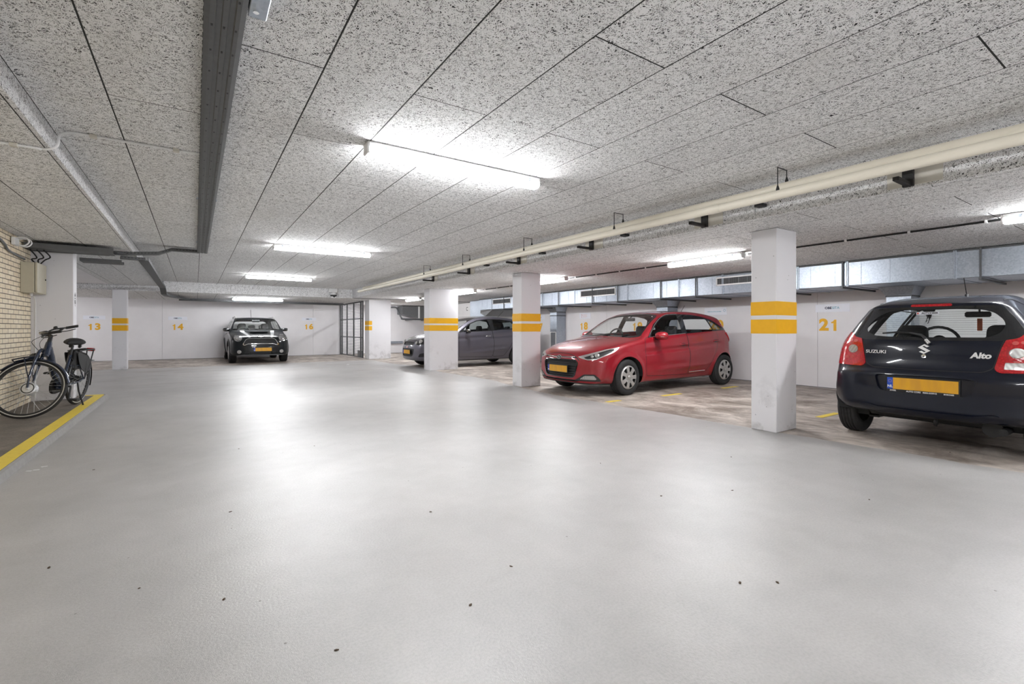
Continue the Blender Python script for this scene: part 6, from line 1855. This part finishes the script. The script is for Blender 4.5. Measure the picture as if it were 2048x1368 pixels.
    b0 = axp(.69, .08)
    SH = Matrix.Translation(b0) @ Matrix(((1,0,0,0),(0,1,0,0),(0,-.5,1,0),(0,0,0,1))) @ Matrix.Translation(-b0)
    def sh(m): return m.xf(SH)
    m = MB()
    pts = curve3([b0+Vector((-.24, .30, .005)), b0+Vector((-.13, .285, .015)), b0+Vector((-.04, .20, .03)), b0+Vector((0, .07, .005)), b0, b0+Vector((0, -.07, .005)), b0+Vector((-.04, -.20, .03)), b0+Vector((-.13, -.285, .015)), b0+Vector((-.24, -.30, .005))], 5)
    m.tube(pts, .0115, 10); hb = steer(sh(m)).build('handlebar', M['blackgl'], r)
    for s in (-1, 1):
        m = MB(); m.tube([b0+Vector((-.26, s*.302, .004)), b0+Vector((-.25, s*.301, .005)), b0+Vector((-.14, s*.287, .013))], [.017, .019, .018], 12); steer(sh(m)).build('grip', M['blackrub'], hb)
        m = MB(); m.tube(curve3([b0+Vector((-.10, s*.27, .01)), b0+Vector((-.07, s*.295, -.02)), b0+Vector((-.13, s*.325, -.035)), b0+Vector((-.22, s*.335, -.03))], 4), .006, 8); m.tube([b0+Vector((-.11, s*.265, .01)), b0+Vector((-.07, s*.275, -.01))], .015, 8); steer(sh(m)).build('brake_lever', M['darkpl'], hb)
        m = MB(); m.tube(curve3([b0+Vector((-.06, s*.27, -.01)), b0+Vector((.05, s*.20, -.05)), b0+Vector((.08, s*.08, -.12)), b0+Vector((.05, s*.03, -.22)), axp(.50, .05, s*.02)], 6), .003, 6); steer(sh(m)).build('brake_cable', M['black'], hb)
    m = MB(); m.bbox(-.035, .035, -.03, .03, 0, .03, .008); m.xf(Matrix.Translation(b0+Vector((0, .0, .012)))); steer(sh(m)).build('display', M['blackgl'], hb)
    m = MB(); m.lathe([(.001, .05), (.018, .045), (.024, .02), (.024, .01)], 'Z', c=tuple(b0+Vector((-.06, -.21, .02))), n=16); steer(sh(m)).build('bell', M['darkpl'], hb)
    # front carrier loop and lamp
    m = MB(); base = Vector((fh[0]-.06, 0, fh[2]+.36))
    m.tube([base+Vector((-.10, -.05, .0)), base+Vector((.02, -.085, .01)), base+Vector((.13, -.07, .02)), base+Vector((.15, 0, .022)), base+Vector((.13, .07, .02)), base+Vector((.02, .085, .01)), base+Vector((-.10, .05, 0))], .010, 8)
    m.tube([base+Vector((.02, -.085, .01)), Vector((fh[0]-.03, -.06, fh[2]+.10))], .006, 6); m.tube([base+Vector((.02, .085, .01)), Vector((fh[0]-.03, .06, fh[2]+.10))], .006, 6)
    m.bbox(base.x-.08, base.x+.12, -.05, .05, base.z-.004, base.z+.008, .003)
    steer(m).build('front_carrier', M['bikeblue'], r)
    m = MB(); m.lathe([(.001, .05), (.028, .045), (.034, .02), (.03, -.03), (.001, -.04)], 'X', c=tuple(axp(.42, .10)), n=16); fl = steer(m).build('headlamp', M['blackgl'], r)
    # frame
    bb = Vector((.45, 0, .30)); st = Vector((.28, 0, .70))
    m = MB()
    m.tube(curve3([axp(.50), axp(.45, -.06), (.70, 0, .52), (.58, 0, .40), bb], 6), [.036]*8+[.040]*17, 16)
    m.tube([bb, Vector((.385, 0, .48)), st], [.030, .019, .018], 14)
    m.tube([bb+Vector((-.02, 0, -.01)), bb+Vector((.04, 0, .02))], .055, 14)
    for s in (-1, 1):
        m.tube([bb+Vector((-.03, s*.03, 0)), Vector((.20, s*.05, .32)), Vector((0, s*.062, .358))], .010, 8)
        m.tube([st+Vector((.04, s*.015, -.14)), Vector((.16, s*.055, .56)), Vector((0, s*.062, .358))], .008, 8)
    m.build('frame', M['bikeblue'], r)
    m = MB(); m.tube([st, st+Vector((-.045, 0, .13))], .0135, 12); sp = m.build('seat_post', M['darkpl'], r)
    # saddle
    m = MB(); n = 18; secs = [(-.145, .02, .02, -.01), (-.13, .095, .045, 0), (-.07, .118, .056, .004), (0, .10, .05, 0), (.06, .06, .042, -.004), (.12, .028, .028, -.006), (.15, .012, .014, -.012)]
    c = st+Vector((-.03, 0, .17)); vs = []
    for (x, w, h, dz) in secs:
        for k in range(n):
            a = 2*PI*k/n; vs.append((c.x+x, w*math.cos(a), c.z+dz+h*(math.sin(a) if math.sin(a) > 0 else .7*math.sin(a))))
    m.add(vs, [(i*n+k, i*n+(k+1) % n, (i+1)*n+(k+1) % n, (i+1)*n+k) for i in range(len(secs)-1) for k in range(n)], True)
    m.add(vs[:n], [tuple(range(n))]); m.add(vs[-n:], [tuple(range(n))]); m.build('saddle', M['blackrub'], r)
    m = MB()
    for s in (-1, 1):
        for k in range(5): m.tube([c+Vector((-.10, s*.05, -.02-.009*k)), c+Vector((-.07, s*.05, -.025-.009*k))], .016, 8)
    m.build('saddle_springs', M['darkpl'], sp)
    # chain case, crank, pedals
    m = MB(); P = [(-.07,.30),(-.08,.37),(-.03,.43),(.30,.40),(.50,.40),(.56,.33),(.55,.24),(.48,.20),(.35,.21),(.0,.29)]
    m.prism(rounded(P, .03), -.085, -.055, 'XZ'); m.build('chain_case', M['black'], r)
    m = MB(); m.tube([bb+Vector((0,-.10,0)), bb+Vector((0,.10,0))], .012, 8); m.tube([bb+Vector((0,.095,0)), bb+Vector((.04,.10,-.165))], .011, 8); m.tube([bb+Vector((0,-.095,0)), bb+Vector((-.04,-.10,.165))], .011, 8); ck = m.build('crank', M['darkpl'], r)
    for s, d in ((1, Vector((.04,.10,-.165))), (-1, Vector((-.04,-.10,.165)))):
        p = bb+d; m = MB(); m.bbox(p.x-.045, p.x+.045, min(p.y, p.y+s*.10), max(p.y, p.y+s*.10), p.z-.012, p.z+.012, .006); m.build('pedal', M['blackrub'], ck)
    # rear rack with battery, coat guard, lamp
    m = MB()
    for s in (-1, 1):
        m.tube([(.20, s*.06, .755), (-.26, s*.065, .765), (-.30, s*.05, .765)], .008, 8)
        m.tube([(-.24, s*.065, .765), (-.13, s*.072, .56), (0, s*.07, .36)], .0075, 8); m.tube([(-.02, s*.065, .76), (-.0, s*.072, .36)], .0075, 8)
    for x in (.15, .0, -.15, -.28): m.tube([(x, -.062, .762), (x, .062, .762)], .006, 6)
    m.tube([(-.02,-.07,.60),(-.30,-.06,.60),(-.30,.06,.60),(-.02,.07,.60)], .006, 6)
    m.build('rear_rack', M['black'], r)
    m = MB(); m.bbox(.06, .26, -.05, .05, .50, .76, .02); m.xf(Matrix.Translation((-.0,0,0))); m.build('battery_pack', M['black'], r)
    for s in (-1, 1):
        m = MB(); P = [(.27,.74),(.02,.70),(-.14,.62),(-.20,.50),(-.02,.44),(.12,.50),(.22,.62)]
        m.prism(rounded(P, .04), s*.066, s*.074, 'XZ'); m.build('coat_guard', M['black'], r)
    m = MB(); m.bbox(-.335, -.305, -.05, .05, .73, .775, .01); m.build('rear_lamp', M['redlens'], r)
    m = MB(); m.tube([(.16,.055,.33),(.15,.075,.20),(.13,.13,.008)], .010, 8); m.bbox(.11,.16,.11,.17,.0,.012,.004); m.build('kickstand', M['black'], r)
    m = MB(); m.tube(curve3([(.30,-.0,.68),(.34,.06,.62),(.40,.06,.45),(.44,.04,.34)], 5), .004, 6); m.build('gear_cable', M['black'], r)
    return r
# ---------------------------------------------------------------- camera, light level, assembly
def build_camera():
    cd = bpy.data.cameras.new('camera'); cam = bpy.data.objects.new('camera', cd); COL.objects.link(cam)
    f = 952.0
    cd.sensor_width = 36; cd.sensor_fit = 'HORIZONTAL'; cd.lens = f*36/2048
    cd.shift_x = 0; cd.shift_y = -26/2048; cd.clip_start = .05
    cam.location = (0, 0, H_CAM); cam.rotation_euler = (PI/2, 0, -math.atan((1024-390)/f))
    SC.camera = cam
    SC.view_settings.view_transform = 'Standard'; SC.view_settings.look = 'None'
    SC.view_settings.gamma = 1; SC.view_settings.use_curve_mapping = False
    SC.view_settings.exposure = EXPOSURE
    w = bpy.data.worlds.new('world'); SC.world = w; w.use_nodes = True
    w.node_tree.nodes['Background'].inputs[0].default_value = (.8, .85, 1, 1); w.node_tree.nodes['Background'].inputs[1].default_value = .05

EXPOSURE = 2.0
build_room(); build_columns(); build_lights(); build_marks(); build_duct(); build_far_bay(); build_gate(); build_pipes(); build_trays()
if True:
    red_car(); navy_car(); grey_car(); dark_car()
build_bike()
build_camera()
